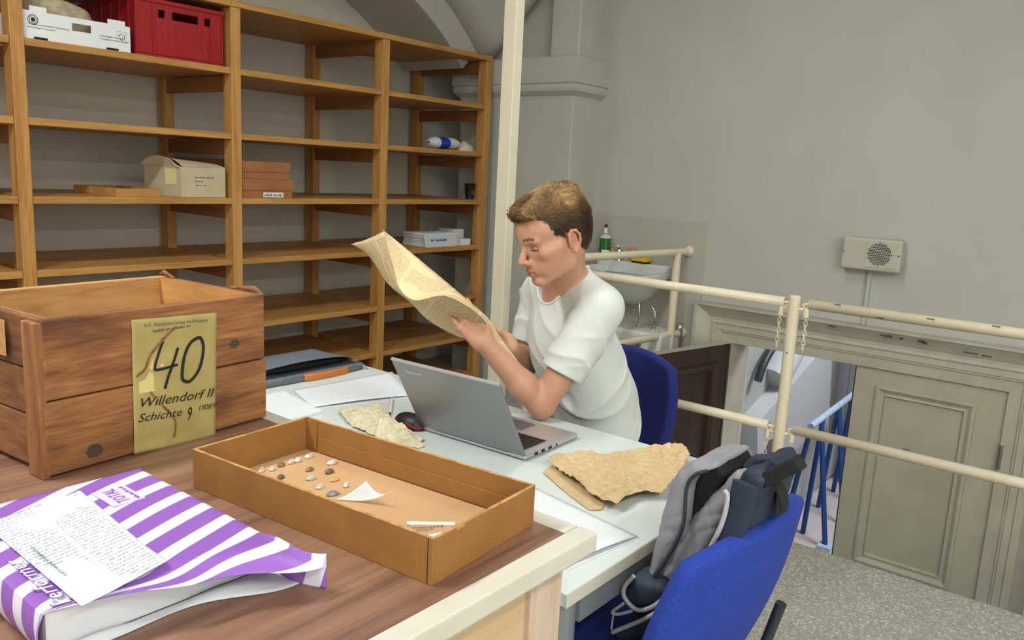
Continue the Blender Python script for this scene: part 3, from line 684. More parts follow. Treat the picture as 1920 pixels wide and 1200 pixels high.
q.tube([c+np.array(p) for p in ((-.02, 0, -.02), (.02, 0, -.02), (.02, 0, .02), (-.02, 0, .02))], .0006, 4, closed=True)
for k in range(3):
    t0 = math.pi/2+k*2*math.pi/3; q.tube([c+np.array([.012*math.cos(t), 0, .012*math.sin(t)]) for t in np.linspace(t0, t0+1.6, 8)], .0013, 4)
q.build('emblem', 'ink', ct)
for xx in (x0+.04, x1-.10): q = MB(); q.box(xx, xx+.05, yf-.0006, yf, zb, zb+.010); q.build('slot', 'dark', ct)
bd = MB()
def bun(u, v):
    a = u*2*math.pi; b = v*math.pi; n_ = .10*vnoise(u*9, v*7, 3)
    r = 1-n_; return (x0+w*.42+.17*r*math.cos(a)*math.sin(b), yf+.15+.105*r*math.sin(a)*math.sin(b), zb+.006+.093-.092*r*math.cos(b)+(.075*math.exp(-((u-.5)**2)*20)*math.sin(b)))
tag(bd.grid(bun, 32, 20).build('wrapped_bundle', 'bundle', None, smooth=True), 'crumpled beige wrapped bundle lying in the white carton', 'bundle')
# --- red plastic crate
yc = 3.475; x0, x1 = X_(250, 98, yc)+.006, X_(423, 120, yc)-.004; zb = ST[0]; hh = .235
rc = thing('plastic_crate', 'red ribbed plastic transport crate on the top shelf', 'crate', ((x0+x1)/2, yc+.28, zb))
W = x1-x0; dp = .57; t_ = .008
q = MB(); q.box(x0+.012, x1-.012, yc+.012, yc+dp-.012, zb, zb+.012); q.build('bottom', 'red', rc)
def wallz(x0_, x1_, y_, name):
    q = MB(); g0, g1 = x0_+W*.40, x0_+W*.69; za, zc = zb+hh*.70, zb+hh*.84; s1, s2 = x0_+W*.25, x0_+W*.32; s3, s4 = x0_+W*.76, x0_+W*.83
    cuts = sorted([x0_, s1, s2, g0, g1, s3, s4, x1_])
    for a_, b_ in zip(cuts, cuts[1:]):
        hole = (a_, b_) in ((s1, s2), (g0, g1), (s3, s4))
        if hole: q.box(a_, b_, y_, y_+t_, zb, za); q.box(a_, b_, y_, y_+t_, zc, zb+hh)
        else: q.box(a_, b_, y_, y_+t_, zb, zb+hh)
    return q.build(name, 'red', rc, bevel=.001)
wallz(x0+.006, x1-.006, yc+.006, 'front_wall'); wallz(x0+.006, x1-.006, yc+dp-.014, 'back_wall')
for xx in (x0+.006, x1-.014): q = MB(); q.box(xx, xx+t_, yc+.014, yc+dp-.014, zb, zb+hh); q.build('side_wall', 'red', rc)
q = MB()
q.box(x0, x1, yc, yc+.006, zb+hh-.012, zb+hh+.004); q.box(x0, x1, yc+dp-.006, yc+dp, zb+hh-.012, zb+hh+.004); q.box(x0, x0+.006, yc+.006, yc+dp-.006, zb+hh-.012, zb+hh+.004); q.box(x1-.006, x1, yc+.006, yc+dp-.006, zb+hh-.012, zb+hh+.004)
q.build('rim', 'red', rc, bevel=.001)
for fx in (.02, .20, .84, .97): q = MB(); q.box(x0+W*fx-.003, x0+W*fx+.003, yc+.0005, yc+.006, zb+.004, zb+hh-.012); q.build('rib', 'red', rc)
q = MB(); q.box(x0+.002, x1-.002, yc+.001, yc+.0055, zb+.014, zb+.020); q.build('rib', 'red', rc)
for k in range(7): q = MB(); yy = yc+.05+k*.078; q.box(x0+.0005, x0+.006, yy, yy+.006, zb+.01, zb+hh-.012); q.build('rib', 'red', rc)
# --- shallow wooden tray with a slip of paper
z = ST[2]; A = np.array([1.665, 3.465, z]); ux = nrm([1, .08, 0]); uy = np.array([-ux[1], ux[0], 0])
tr = thing('shallow_wood_tray', 'shallow light wooden tray with a paper slip on the empty shelf', 'tray', tuple(A))
o = np.array([1.655, 3.47, z]); L1, L2 = .205, .34
def ob(m_, a0, a1, b0, b1, c0, c1): m_.obox(o+ux*(a0+a1)/2+uy*(b0+b1)/2+np.array([0, 0, (c0+c1)/2]), (ux, uy, (0, 0, 1)), ((a1-a0)/2, (b1-b0)/2, (c1-c0)/2)); return m_
for a0, a1, b0, b1 in ((0, L1, 0, .012), (0, L1, L2-.012, L2), (0, .012, .012, L2-.012), (L1-.012, L1, .012, L2-.012)): ob(MB(), a0, a1, b0, b1, 0, .035).build('side', 'pine', tr, bevel=.001)
ob(MB(), .012, L1-.012, .012, L2-.012, .0, .022).build('bottom', 'pine', tr)
ob(MB(), .05, .15, .03, .16, .0222, .0228).build('paper_slip', 'paper', tr)
# --- beige carton with open flap and sticky note
x0, x1 = 1.953, 2.172; yb = 3.475; z = ST[2]
bc = thing('beige_carton', 'beige cardboard carton with a yellow note and half-open lid', 'carton', (2.06, 3.6, z))
hb = .135; db = .24; xl = 1.93
b = MB(); b.prism([(x0, yb, z), (x1, yb, z), (x1, yb+db, z), (x0-.05, yb+db, z)], (0, 0, hb)); b.build('body', 'beigebox', bc, bevel=.002)
def flap(u, v): return (x0-.05*v*(1)+.01+(x1-x0)*u*(.97)+.03*v, yb+.01+db*v*.9, z+hb+.002+.035*math.sin(math.pi*min(1, v*1.05))*(1-.55*u))
MB().grid(flap, 8, 8).build('lid_flap', 'beigebox', bc, solid=.003)
def flap2(u, v): return (x0-.05*u-.02*v, yb+.01+(db-.02)*u, z+hb+.001+.045*v*math.sin(math.pi*u)**.6)
MB().grid(flap2, 8, 3).build('side_flap', 'beigebox', bc, solid=.003)
blur_line((x0+.065, yb, z+.088), (1, 0, 0), (0, 0, 1), .006, 'ink', bc, .095)
blur_line((x0+.065, yb, z+.070), (1, 0, 0), (0, 0, 1), .005, 'ink', bc, .038, seed=2)
blur_line((x0+.065, yb, z+.052), (1, 0, 0), (0, 0, 1), .006, 'ink', bc, .055, seed=3)
sn = nrm([-.05, db, 0]); nn = np.array([-sn[1], sn[0], 0]); c = np.array([x0, yb, z+.09])+sn*.07
q = MB(); q.obox(c+nn*.001, (sn, (0, 0, 1), nn), (.035, .035, .0006)); q.build('sticky_note', 'sticky', bc)
# --- brown lidded boxes, two on top of each other, and a third behind
def lidbox(x0, x1, y0, y1, z, h, label, note=False):
    t = thing('lidded_box', label, 'box', ((x0+x1)/2, (y0+y1)/2, z), 0)
    q = MB(); q.box(x0+.004, x1-.004, y0+.004, y1-.004, z, z+h*.45); q.build('base', 'brownbox', t, bevel=.002)
    q = MB(); q.box(x0, x1, y0, y1, z+h*.40, z+h); q.build('lid', 'brownbox', t, bevel=.003)
    if note:
        q = MB(); q.box(x0+.12, x0+.235, y0+.002, y0+.0035, z+.004, z+.028); lb = q.build('label', 'paper', t)
        blur_line((x0+.125, y0+.0019, z+.010), (1, 0, 0), (0, 0, 1), .013, 'ink2', lb, .10, seed=4)
    return t
z = ST[2]
lidbox(2.251, 2.545, 3.462, 4.10, z, .090, 'brown lidded cardboard box with a white label, at the bottom of the stack', True)
lidbox(2.252, 2.530, 3.466, 4.08, z+.0905, .085, 'brown lidded cardboard box without label, topmost of the stack')
# --- right bay: wipes pack, plastic wrap, cup, papers
z = ST[1]
wp = thing('wipes_pack', 'blue and white soft plastic pack of wipes on a shelf', 'pack', (3.80, 3.62, z))
def pil(x0, x1, y0, y1, h, sd):
    def f(u, v):
        a = 2*math.pi*v; e = (1-abs(2*u-1)**4)**.5; k = 1+.10*(vnoise(u*8, v*6, sd)-.5)
        return (x0+(x1-x0)*u, (y0+y1)/2+(y1-y0)/2*math.cos(a)*max(e, .25)*k, z+.002+h/2*(1+math.sin(a)*max(e, .12)*k*.98))
    return f
fp = pil(3.60, 3.86, 3.51, 3.62, .075, 1)
MB().grid(fp, 24, 20).build('wrapper', 'paper2', wp, smooth=True)
fp2 = lambda u, v: tuple(np.array([3.73, 3.565, z+.04])+(np.array(fp(.24+.30*u, v))-np.array([3.73, 3.565, z+.04]))*1.012)
MB().grid(fp2, 10, 20).build('blue_band', 'blue', wp, smooth=True)
fp3 = lambda u, v: tuple(np.array([3.73, 3.565, z+.04])+(np.array(fp(.62+.22*u, .60+.28*v))-np.array([3.73, 3.565, z+.04]))*1.014)
MB().grid(fp3, 8, 10).build('yellow_print', 'sticky', wp, smooth=True)
def crum(u, v):
    a = 2*math.pi*u; r = .5*(1+.3*vnoise(u*9, 2, 5)); return (3.915+.11*r*math.cos(a)*math.sin(v*math.pi/2), 3.56+.09*r*math.sin(a)*math.sin(v*math.pi/2), z+.001+.05*math.cos(v*math.pi/2)*(.8+.5*vnoise(u*12, v*6, 8)))
tag(MB().grid(crum, 24, 8).build('plastic_wrap', 'plasticbag', None, smooth=True), 'crumpled clear plastic wrapping beside the pack of wipes', 'plastic wrap')
cpx = PY(882, 376, 3.52)[0]; z = ST[2]
cu = thing('coffee_cup', 'black paper cup standing at the end of a shelf', 'cup', (cpx, 3.53, z))
q = MB(); q.lathe([(.026, 0), (.036, .098), (.038, .100), (.034, .100), (.025, .006)], (cpx, 3.53, z), 24); q.build('body', 'black', cu, smooth=True)
q = MB()
for k in range(5): q.box(cpx-.012+.004*k, cpx-.010+.004*k, 3.4988-k*.0000, 3.4996, z+.03, z+.055)
q.build('print', 'ink2', cu)
z = ST[3]; x0 = PY(790, 455, 3.54)[0]; x1 = PY(862, 460, 3.50)[0]
for k in range(5):
    q = MB(); dx = .004*((k*7) % 3-1); xa, xb = x0+.0+dx, x1-.002*k
    q.box(xa, xb, 3.50+.003*k, 3.70, z+k*.0165, z+k*.0165+.0155)
    lab = ['stack of white printed forms, bottom bundle on the shelf', 'stack of white printed forms, second bundle from the bottom', 'stack of white printed forms, middle bundle of five', 'stack of white printed forms, second bundle from the top', 'stack of white printed forms, top bundle of five'][k]
    tag(q.build('paper_bundle', 'paper2' if k % 2 else 'paper', None, bevel=.002), lab, 'paper', 'paper bundles on the shelf')
hd = thing('printed_folder', 'white folder with blue lettering leaning on the paper bundles', 'folder', (x0, 3.49, z))
q = MB(); q.prism([(x0-.02, 3.482, z), (x1-.04, 3.482, z), (x1-.045, 3.496, z+.07), (x0-.025, 3.496, z+.075)], (0, .002, 0)); q.build('cover', 'paper2', hd)
blur_line((x0+.03, 3.4875, z+.034), (1, 0, 0), (0, .19, 1), .016, 'blue', hd, .13, seed=5)
q = MB(); q.box(x1+.006, x1+.10, 3.56, 3.70, z, z+.095); tag(q.build('index_box', 'paper2', None, bevel=.003), 'plain white small carton beside the paper bundles', 'carton')
q = MB(); q.box(x1+.004, x1+.085, 3.485, 3.555, z, z+.04); tag(q.build('card_bundle', 'paper', None, bevel=.003), 'low bundle of white cards in front of the small carton', 'cards')

# ------------------------------------------------------------------ wash basin corner
zr = .86
sk = thing('wash_basin', 'white ceramic wash basin mounted on the right wall', 'sink', (4.2, 2.5, zr-.2))
def sec(sc, z, dx=0):
    pts = []
    for k in range(36):
        a = 2*math.pi*k/36; cx, sy = math.cos(a), math.sin(a)
        ex = math.copysign(abs(cx)**.6, cx); ey = math.copysign(abs(sy)**.6, sy)
        pts.append((min(4.395, 4.18+dx+.215*sc*ex), 2.50+.265*sc*ey, z))
    return pts
rings = [sec(.40, zr-.20, .10), sec(.62, zr-.15, .06), sec(.86, zr-.07, .02), sec(1, zr-.03), sec(1, zr), sec(.9, zr), sec(.8, zr-.05), sec(.55, zr-.11, .02), sec(.1, zr-.12, .02)]
vs = [p for r in rings for p in r]; fs = [(i*36+k, i*36+(k+1) % 36, (i+1)*36+(k+1) % 36, (i+1)*36+k) for i in range(len(rings)-1) for k in range(36)]+[tuple(range(36))[::-1], tuple(range(36*(len(rings)-1), 36*len(rings)))]
q = MB(); q.add(vs, fs); q.build('bowl', 'ceramic', sk, smooth=True)
q = MB(); q.box(4.30, 4.395, 2.245, 2.755, zr-.04, zr+.035); q.build('back_ledge', 'ceramic', sk, bevel=.012, seg=3)
fc = thing('basin_tap', 'chrome mixer tap on the back ledge of the wash basin', 'tap', (4.34, 2.62, zr+.035))
q = MB(); q.lathe([(.024, 0), (.024, .01), (.018, .015), (.018, .06), (.014, .07)], (4.34, 2.62, zr+.035), 16); q.build('body', 'chrome', fc, smooth=True)
q = MB(); q.tube(smooth_path([(4.34, 2.62, zr+.07), (4.28, 2.61, zr+.095), (4.21, 2.6, zr+.085), (4.20, 2.6, zr+.06)], 6), .010, 12); q.build('spout', 'chrome', fc, smooth=True)
q = MB(); q.tube([(4.34, 2.62, zr+.105), (4.29, 2.60, zr+.125)], [.012, .007], 10); q.build('lever', 'chrome', fc, smooth=True)
dz = PX(1118, 505, 4.34); ds = thing('dish_soap_bottle', 'green dish soap bottle with white neck on the basin ledge', 'bottle', (4.345, 2.72, zr+.035))
c = (4.345, 2.73, zr+.035)
q = MB(); q.lathe([(.030, 0), (.036, .006), (.037, .06), (.034, .10), (.036, .125)], c, 20); q.build('body', 'green', ds, smooth=True)
q = MB(); q.lathe([(.036, .1255), (.033, .137), (.016, .150)], c, 20); q.build('shoulder', 'plasticbag', ds, smooth=True)
q = MB(); q.lathe([(.0125, .1555), (.011, .175), (.007, .19)], c, 14); q.build('neck', 'white_pl', ds, smooth=True)
q = MB(); q.lathe([(.004, .1905), (.010, .196), (.010, .206), (.004, .212)], c, 14); q.build('cap', 'black', ds, smooth=True)
q = MB(); q.grid(lambda u, v: (c[0]+.0378*math.cos(3.2+1.5*u), c[1]+.0378*math.sin(3.2+1.5*u), c[2]+.022+.032*v), 10, 4); q.build('label', 'white_pl', ds, smooth=True)
spn = PZ(1200, 512, zr+.036)
yq = PX(1200, 508, 4.325)[1]
so = thing('sponge', 'yellow dish sponge with dark scouring side on the basin ledge', 'sponge', (4.325, yq, zr+.035))
q = MB(); q.box(4.30, 4.36, yq-.05, yq+.05, zr+.043, zr+.075); q.build('foam', 'yellow', so, bevel=.006, seg=3)
q = MB(); q.box(4.30, 4.36, yq-.05, yq+.05, zr+.035, zr+.0425); q.build('scouring_pad', 'dark', so)
yq = PX(1152, 495, 4.35)[1]
q = MB(); q.box(4.335, 4.385, yq-.028, yq+.028, zr+.035, zr+.105); tag(q.build('soap_box', 'orange', None, bevel=.004), 'small orange carton next to the soap bottle on the ledge', 'box')
yq = PX(1181, 490, 4.35)[1]
q = MB(); q.lathe([(.016, 0), (.018, .05), (.014, .085), (.012, .085)], (4.37, yq, zr+.035), 14); tag(q.build('brush_cup', 'orange', None, smooth=True), 'narrow orange cup beside the tap', 'cup')
# water heater below, with two chrome hoses to the basin
wy0, wy1 = PX(1262, 640, 4.2)[1]-.0, 2.72
zt2 = PX(1225, 622, 4.2)[2]
wh = thing('water_heater', 'white under-sink water heater box with a grey dial', 'water heater', (4.28, 2.5, zt2-.4))
q = MB(); q.box(4.14, 4.395, wy0+.05, wy1, zt2-.42, zt2); q.build('housing', 'white_pl', wh, bevel=.02, seg=3)
dc = PX(1193, 634, 4.139)
q = MB(); q.lathe([(.036, 0), (.034, .004), (.02, .006), (.018, .016)], (4.14, dc[1], dc[2]-.03), 20, (0, 1, 0), (0, 0, 1), (-1, 0, 0)); q.build('dial', 'alu', wh, smooth=True)
for yy, sx in ((PX(1196, 615, 4.24)[1], .0), (PX(1225, 615, 4.24)[1], .05)):
    q = MB(); q.tube(smooth_path([(4.24, yy, zt2), (4.24, yy, zt2+.11), (4.25, yy+.015+sx, zt2+.17), (4.27, yy+.02+sx, zr-.16)], 6), .006, 10); q.build('hose', 'chrome', wh, smooth=True)
    q = MB(); q.lathe([(.013, 0), (.013, .02), (.009, .026)], (4.24, yy, zt2), 10); q.build('fitting', 'chrome', wh)
q = MB(); q.tube([(4.36, wy0+.035, zt2-.3), (4.36, wy0+.035, zt2+.05)], .008, 8); q.tube([(4.36, wy0+.035, zt2+.02), (4.33, wy0+.03, zt2+.03)], .010, 8); q.build('valve', 'steel', wh, smooth=True)

# ------------------------------------------------------------------ white desk
ZT = .72
XT0, XT1, YT0, YT1 = 1.04, 1.82, .68, 2.33
tb = thing('white_desk', 'white laminate desk with grey metal legs holding the laptop', 'desk', (1.43, 1.45, 0))
q = MB(); q.box(XT0, XT1, YT0, YT1, ZT-.026, ZT); q.build('desktop', 'white_top', tb, bevel=.002)
q = MB()
q.box(XT0-.0015, XT1+.0015, YT0-.0015, YT0-.0001, ZT-.0255, ZT-.001); q.build('edge_band', 'white_edge', tb)
for yy in (YT0+.01, YT1-.04): q = MB(); q.box(XT0+.06, XT1-.06, yy, yy+.03, ZT-.08, ZT-.0265); q.build('apron', 'grey_metal', tb)
for xx in (XT0+.01, XT1-.04): q = MB(); q.box(xx, xx+.03, YT0+.06, YT1-.06, ZT-.08, ZT-.0265); q.build('apron', 'grey_metal', tb)
for xx in (XT0+.032, XT1-.032):
    for yy in (YT0+.032, YT1-.032):
        q = MB(); q.cyl((xx, yy, .012), (xx, yy, ZT-.0265), .027, n=20); l_ = q.build('leg', 'grey_metal', tb, smooth=False)
        q = MB(); q.lathe([(.02, 0), (.024, .012)], (xx, yy, 0), 14); q.build('foot', 'black', l_)

# ------------------------------------------------------------------ things on the white desk
def star_sheet(poly, zf, nb=96, nr=18, rag=0, seed=0, uvs=4.0):
    """sheet filling a star-shaped outline; zf(x, y, s) gives the height, rag roughens the edge"""
    P = [np.asarray(p[:2], float) for p in poly]; c = sum(P)/len(P); L = [np.linalg.norm(P[(i+1) % len(P)]-P[i]) for i in range(len(P))]; T = sum(L); out = []
    for k in range(nb):
        d = T*k/nb; i = 0
        while d > L[i]: d -= L[i]; i += 1
        p = P[i]+(P[(i+1) % len(P)]-P[i])*d/L[i]; j = 1+rag*((vnoise(np.float64(k*.55), np.float64(.5), seed)-.5)*.7+(vnoise(np.float64(k*1.9), np.float64(3.5), seed)-.5)*.5); out.append(c+(p-c)*j)
    vs = [(c[0], c[1], zf(c[0], c[1], 0))]; uv = [(c[0]*uvs, c[1]*uvs)]
    for r in range(1, nr+1):
        s = r/nr
        for p in out: q = c+(p-c)*s; vs.append((q[0], q[1], zf(q[0], q[1], s))); uv.append((q[0]*uvs, q[1]*uvs))
    fs = [(0, 1+k, 1+(k+1) % nb) for k in range(nb)]
    for r in range(nr-1):
        a, b = 1+r*nb, 1+(r+1)*nb
        for k in range(nb): fs.append((a+k, b+k, b+(k+1) % nb, a+(k+1) % nb))
    return MB().add(vs, fs, uv)
f64 = np.float64
def cr(x, y, f, sd): return 1-2*abs(float(vnoise(f64(x*f), f64(y*f), sd))-.5)
def quadsheet(c4, zf, n=14):
    """c4 four corners in order; zf(u, v) height above desk"""
    a, b, c, d = [np.asarray(p, float) for p in c4]
    def f(u, v):
        p = (a*(1-u)+b*u)*(1-v)+(d*(1-u)+c*u)*v; return (p[0], p[1], p[2]+zf(u, v))
    return MB().grid(f, n, n)
# laptop
h0 = PZ(985, 862, ZT+.006); h1 = PZ(790, 803, ZT+.006); vv = nrm((h1-h0)*[1, 1, 0]); uu = np.array([vv[1], -vv[0], 0]); LW = .337; LD = .236
lp = thing('laptop', 'grey aluminium laptop standing open on the white desk', 'laptop', tuple((h0+h1)/2*[1, 1, 0]+np.array([0, 0, ZT])))
K = lambda a, b, c: h0*[1, 1, 0]+vv*a+uu*b+np.array([0, 0, ZT+c])
def lb(m_, a0, a1, b0, b1, c0, c1): return m_.obox(K((a0+a1)/2, (b0+b1)/2, (c0+c1)/2), (vv, uu, (0, 0, 1)), ((a1-a0)/2, (b1-b0)/2, (c1-c0)/2))
q = MB(); lb(q, 0, LW, 0, LD, .004, .017); base = q.build('base', 'alu2', lp, bevel=.004, seg=3)
q = MB()
for a_ in (.03, LW-.05):
    for b_ in (.02, LD-.03): lb(q, a_, a_+.02, b_, b_+.01, 0, .004)
q.build('rubber_feet', 'black', lp)
q = MB(); lb(q, .022, LW-.022, .028, .125, .0165, .0174); q.build('keyboard_bed', 'alu', lp)
q = MB(); n_ = 0
for r in range(6):
    for c_ in range(15): lb(q, .026+c_*.0191, .026+c_*.0191+.0165, .030+r*.0158, .030+r*.0158+.0133, .0174, .0190)
tag(q.build('keys', 'black', lp), kind='stuff')
q = MB(); lb(q, LW*.5-.05, LW*.5+.05, .145, .215, .0168, .0173); q.build('touchpad', 'alu', lp)
for b_, w_ in ((.045, .014), (.075, .014), (.105, .014), (.135, .005)):
    q = MB(); q.obox(K(-.0003, b_, .0105), (vv, uu, (0, 0, 1)), (.0006, w_/2, .003)); q.build('port', 'dark', lp)
lt = PX(945, 727, 1.36); ld = nrm((lt-h0)*[1, 0, 1]+np.array([0, 0, 0])); ld = nrm(np.array([uu[0]*ld[0], uu[1]*ld[0], ld[2]])); ln = np.cross(vv, ld)
ln = ln if ln[0] < 0 else -ln
hb_ = K(LW/2, .004, .016)
q = MB(); q.obox(hb_+ld*.116+ln*.0035, (vv, ld, ln), (LW/2, .116, .0035)); lid = q.build('lid', 'alu', lp, bevel=.003, seg=3)
q = MB(); q.obox(hb_+ld*.118-ln*.0006, (vv, ld, ln), (LW/2-.012, .10, .0006)); q.build('screen', 'black', lid)
q = MB(); q.obox(hb_+ld*.2305+ln*.004, (vv, ld, ln), (LW/2-.001, .0022, .0032)); q.build('lid_rim', 'alu2', lid)
q = MB(); q.cyl(K(.05, .004, .0155), K(LW-.05, .004, .0155), .006, n=12); q.build('hinge', 'dark_metal', lp, smooth=True)
text('logo', 'lenovo', hb_+vv*(LW/2-.042)+ld*.197+ln*.0072, -vv, ld, .0125, 'paper', lid, .052, bold=.02)
# mouse
mc = PZ(768, 800, ZT); ms = thing('computer_mouse', 'black computer mouse with a red stripe behind the laptop', 'mouse', (mc[0], mc[1], ZT))
def mo(k, lo=.0, hi=1.0):
    def f(u, v):
        a = 2*math.pi*u; b = (lo+(hi-lo)*v)*math.pi/2
        return (mc[0]+k*.032*math.cos(a)*math.cos(b)**.7, mc[1]+k*.052*math.sin(a)*math.cos(b)**.7, ZT+.001+k*.036*math.sin(b))
    return f
MB().grid(mo(1), 28, 10).build('shell', 'black', ms, smooth=True)
q = MB(); sp_ = []
for t in np.linspace(0, 1, 14):
    a_, b_ = 3.35+1.5*t, .55-.35*math.sin(t*2.6); sp_.append((mc[0]+.0325*math.cos(a_)*math.cos(b_)**.7, mc[1]+.053*math.sin(a_)*math.cos(b_)**.7, ZT+.0015+.0365*math.sin(b_)))
q.tube(sp_, .0028, 6); q.build('stripe', 'redstripe', ms, smooth=True)
# felt laptop sleeve
sx0, sx1, sy0, sy1 = 1.36, 1.785, 2.035, 2.315
sl = thing('laptop_sleeve', 'grey felt laptop sleeve with an orange leather handle on the desk end', 'laptop sleeve', (1.57, 2.17, ZT))
q = MB(); q.box(sx0, sx1, sy0, sy1, ZT, ZT+.024); q.build('body', 'felt', sl, bevel=.010, seg=4, smooth=True)
def top_(u, v):
    x = sx0+.005+(sx1-sx0-.01)*u; y = sy0+.055+(sy1-sy0-.06)*v-.022*math.sin(math.pi*u); b = math.sin(math.pi*u)**.5 if 0 < u < 1 else 0
    return (x, y, ZT+.026+.026*b*(1-v)**1.2+.004*math.sin(3*u+2*v))
MB().grid(top_, 24, 10).build('top_flap', 'felt', sl, smooth=True, solid=.004)
def mouth(u, v):
    return (sx0+.02+(sx1-sx0-.04)*u, sy0+.022+.05*v, ZT+.0245+.001*v)
MB().grid(mouth, 10, 2).build('opening', 'dark', sl)
q = MB(); q.tube([(sx0+.01, sy0+.014, ZT+.024), (sx1-.01, sy0+.014, ZT+.024)], .0035, 8); q.build('zip', 'dark_metal', sl, smooth=True)
for a_, b_ in ((sx0+.10, sx0+.18), (sx1-.075, sx1-.03)): q = MB(); q.box(a_, b_, sy0-.003, sy0+.004, ZT+.003, ZT+.022); q.build('patch', 'felt', sl, bevel=.001)
q = MB(); q.grid(lambda u, v: (sx0+.175+(sx1-sx0-.25)*u, sy0-.004-.012*math.sin(math.pi*u)**.5*1.0, ZT+.003+.021*v), 20, 3); q.build('handle', 'orange_l', sl, smooth=True, solid=.004)
q = MB(); q.tube([(sx1-.008, sy0+.004, ZT+.016), (sx1+.006, sy0-.012, ZT+.003)], .003, 6); q.build('zip_pull', 'steel', sl, smooth=True)
# loose paper on the desk
cA = [PZ(*p, ZT+.002) for p in ((550, 733), (585, 765), (775, 742), (735, 698))]
tag(quadsheet(cA, lambda u, v: .002+.010*max(0, math.sin(math.pi*v))*max(0, u-.3)*.6).build('paper_sheet', 'paper', None, smooth=True, solid=.0012), 'slightly curled white paper sheet in front of the grey sleeve', 'paper')
cA2 = [p+np.array([-.012, -.016, -.0015]) for p in cA]
tag(quadsheet(cA2, lambda u, v: .0002).build('paper_sheet', 'paper2', None, solid=.0010), 'flat white paper sheet lying under the curled one beside the sleeve', 'paper')
b1, b2, b3 = PZ(532, 738, ZT), PZ(604, 776, ZT), PZ(512, 800, ZT)
q = MB(); q.prism([b1, b2, b3, b1+b3-b2], (0, 0, .009)); tag(q.build('paper_stack', 'paper', None, bevel=.001), 'thick stack of white paper beside the wooden crate', 'paper')
q = MB(); q.cyl(PZ(735, 748, ZT+.005), PZ(731, 775, ZT+.005), .0045, n=10); pn = thing('white_pen', 'thin white pen lying beside the crumpled newspaper', 'pen', tuple(PZ(733, 762, ZT))); q.build('barrel', 'white_pl', pn, smooth=True)
q = MB(); q.cyl(PZ(731, 775.2, ZT+.005), PZ(730.6, 779, ZT+.005), .004, .001, n=10); q.build('tip', 'dark_metal', pn, smooth=True)
# crumpled newspaper scraps
pl = [PZ(*p, ZT) for p in ((632, 772), (668, 772), (706, 758), (728, 782), (744, 808), (792, 826), (786, 842), (744, 838), (705, 822), (655, 800))]
def zc(x, y, s): return ZT+.002+(.030*cr(x, y, 17, 2)+.016*cr(x, y, 38, 4)+.008*cr(x, y, 90, 6))*(.35+.65*(1-s**3))*.8*(0.5+.5*float(vnoise(f64(x*12), f64(y*12), 9)))*1.5
def zc0(x, y, s): return max(ZT+.0015, zc(x, y, s)-.006)
tag(star_sheet(pl, zc0, 120, 30, .22, 3, 3.0).build('crumpled_newspaper', 'news2', None, solid=.0006, uv=True), 'crumpled pale old newspaper scrap beside the mouse', 'newspaper')
# near stack of white sheets
w0, w1, w2 = PZ(1003, 912, ZT), PZ(1200, 1008, ZT), PZ(1067, 1070, ZT); w3 = w0+w2-w1
tag(quadsheet([w0, w1, w2, w3], lambda u, v: .0006).build('paper_sheet', 'paper2', None, solid=.0010), 'lowest white sheet of the loose pile on the desk corner', 'paper')
off = np.array([-.006, .010, .0016])
tag(quadsheet([w0+off, w1+off*.4+np.array([0, 0, .001]), w2+off*1.3, w3+off], lambda u, v: .0006+.010*max(0, u-.75)*4*v*(1-v)*2.2+.004*max(0, v-.8)*5*(u)).build('paper_sheet', 'paper', None, smooth=True, solid=.0010), 'topmost white sheet with curled edge on the desk corner', 'paper')
# browned newspaper pieces
p1 = [PZ(*p, ZT) for p in ((1030, 876), (1045, 865), (1140, 858), (1180, 853), (1255, 851), (1278, 848), (1292, 866), (1268, 905), (1244, 938), (1190, 940), (1158, 962), (1130, 955), (1080, 918))]
def zk(x, y, s): return ZT+.005+.012*cr(x, y, 9, 11)*(1-s*.5)+.006*cr(x, y, 30, 12)**2+.0035*cr(x, y, 75, 21)**2+.0015*cr(x, y, 150, 23)+.016*max(0, s-.8)*5*float(vnoise(f64(x*14), f64(y*14), 5))**2
tag(star_sheet(p1, zk, 220, 48, .06, 8, 2.2).build('browned_newspaper', 'kraft', None, solid=.0007, uv=True), 'browned brittle newspaper piece lying on top beside the backpack', 'newspaper')
p2 = [PZ(*p, ZT) for p in ((1018, 888), (1035, 872), (1090, 880), (1140, 930), (1128, 958), (1104, 958), (1060, 925))]
tag(star_sheet(p2, lambda x, y, s: ZT+.0015+.0015*cr(x, y, 20, 3), 90, 12, .04, 4, 2.2).build('browned_newspaper', 'kraft', None, solid=.0006, uv=True), 'narrow browned newspaper piece half under the larger one', 'newspaper')

# ------------------------------------------------------------------ walnut-topped cabinet in the foreground
ZC = .91; CX0, CX1, CY0, CY1 = .10, 1.875*.49, .555, 2.35
cb = thing('storage_cabinet', 'pale ash cabinet with a walnut top and cream edging in the foreground', 'cabinet', (.5, 1.45, 0))
ew = .034
q = MB(); q.box(CX0+ew, CX1-ew, CY0+ew, CY1-ew, ZC-.026, ZC); q.build('worktop', 'walnut', cb)
for b_ in ((CX0, CX1, CY0, CY0+ew-.0006), (CX0, CX1, CY1-ew+.0006, CY1)): q = MB(); q.box(*b_, ZC-.027, ZC+.001); q.build('edging', 'edge', cb, bevel=.003)
for b_ in ((CX0, CX0+ew-.0006), (CX1-ew+.0006, CX1)): q = MB(); q.box(*b_, CY0+ew, CY1-ew, ZC-.027, ZC+.001); q.build('edging', 'edge', cb, bevel=.003)
sxr = PY(1053, 1110, CY0+.045)[0]; sxl = PY(997, 1110, CY0+.045)[0]
q = MB(); q.box(CX0+.03, sxr+.012, CY0+.02, CY1-.03, ZC-.047, ZC-.0275); q.build('cornice', 'edge', cb, bevel=.004)
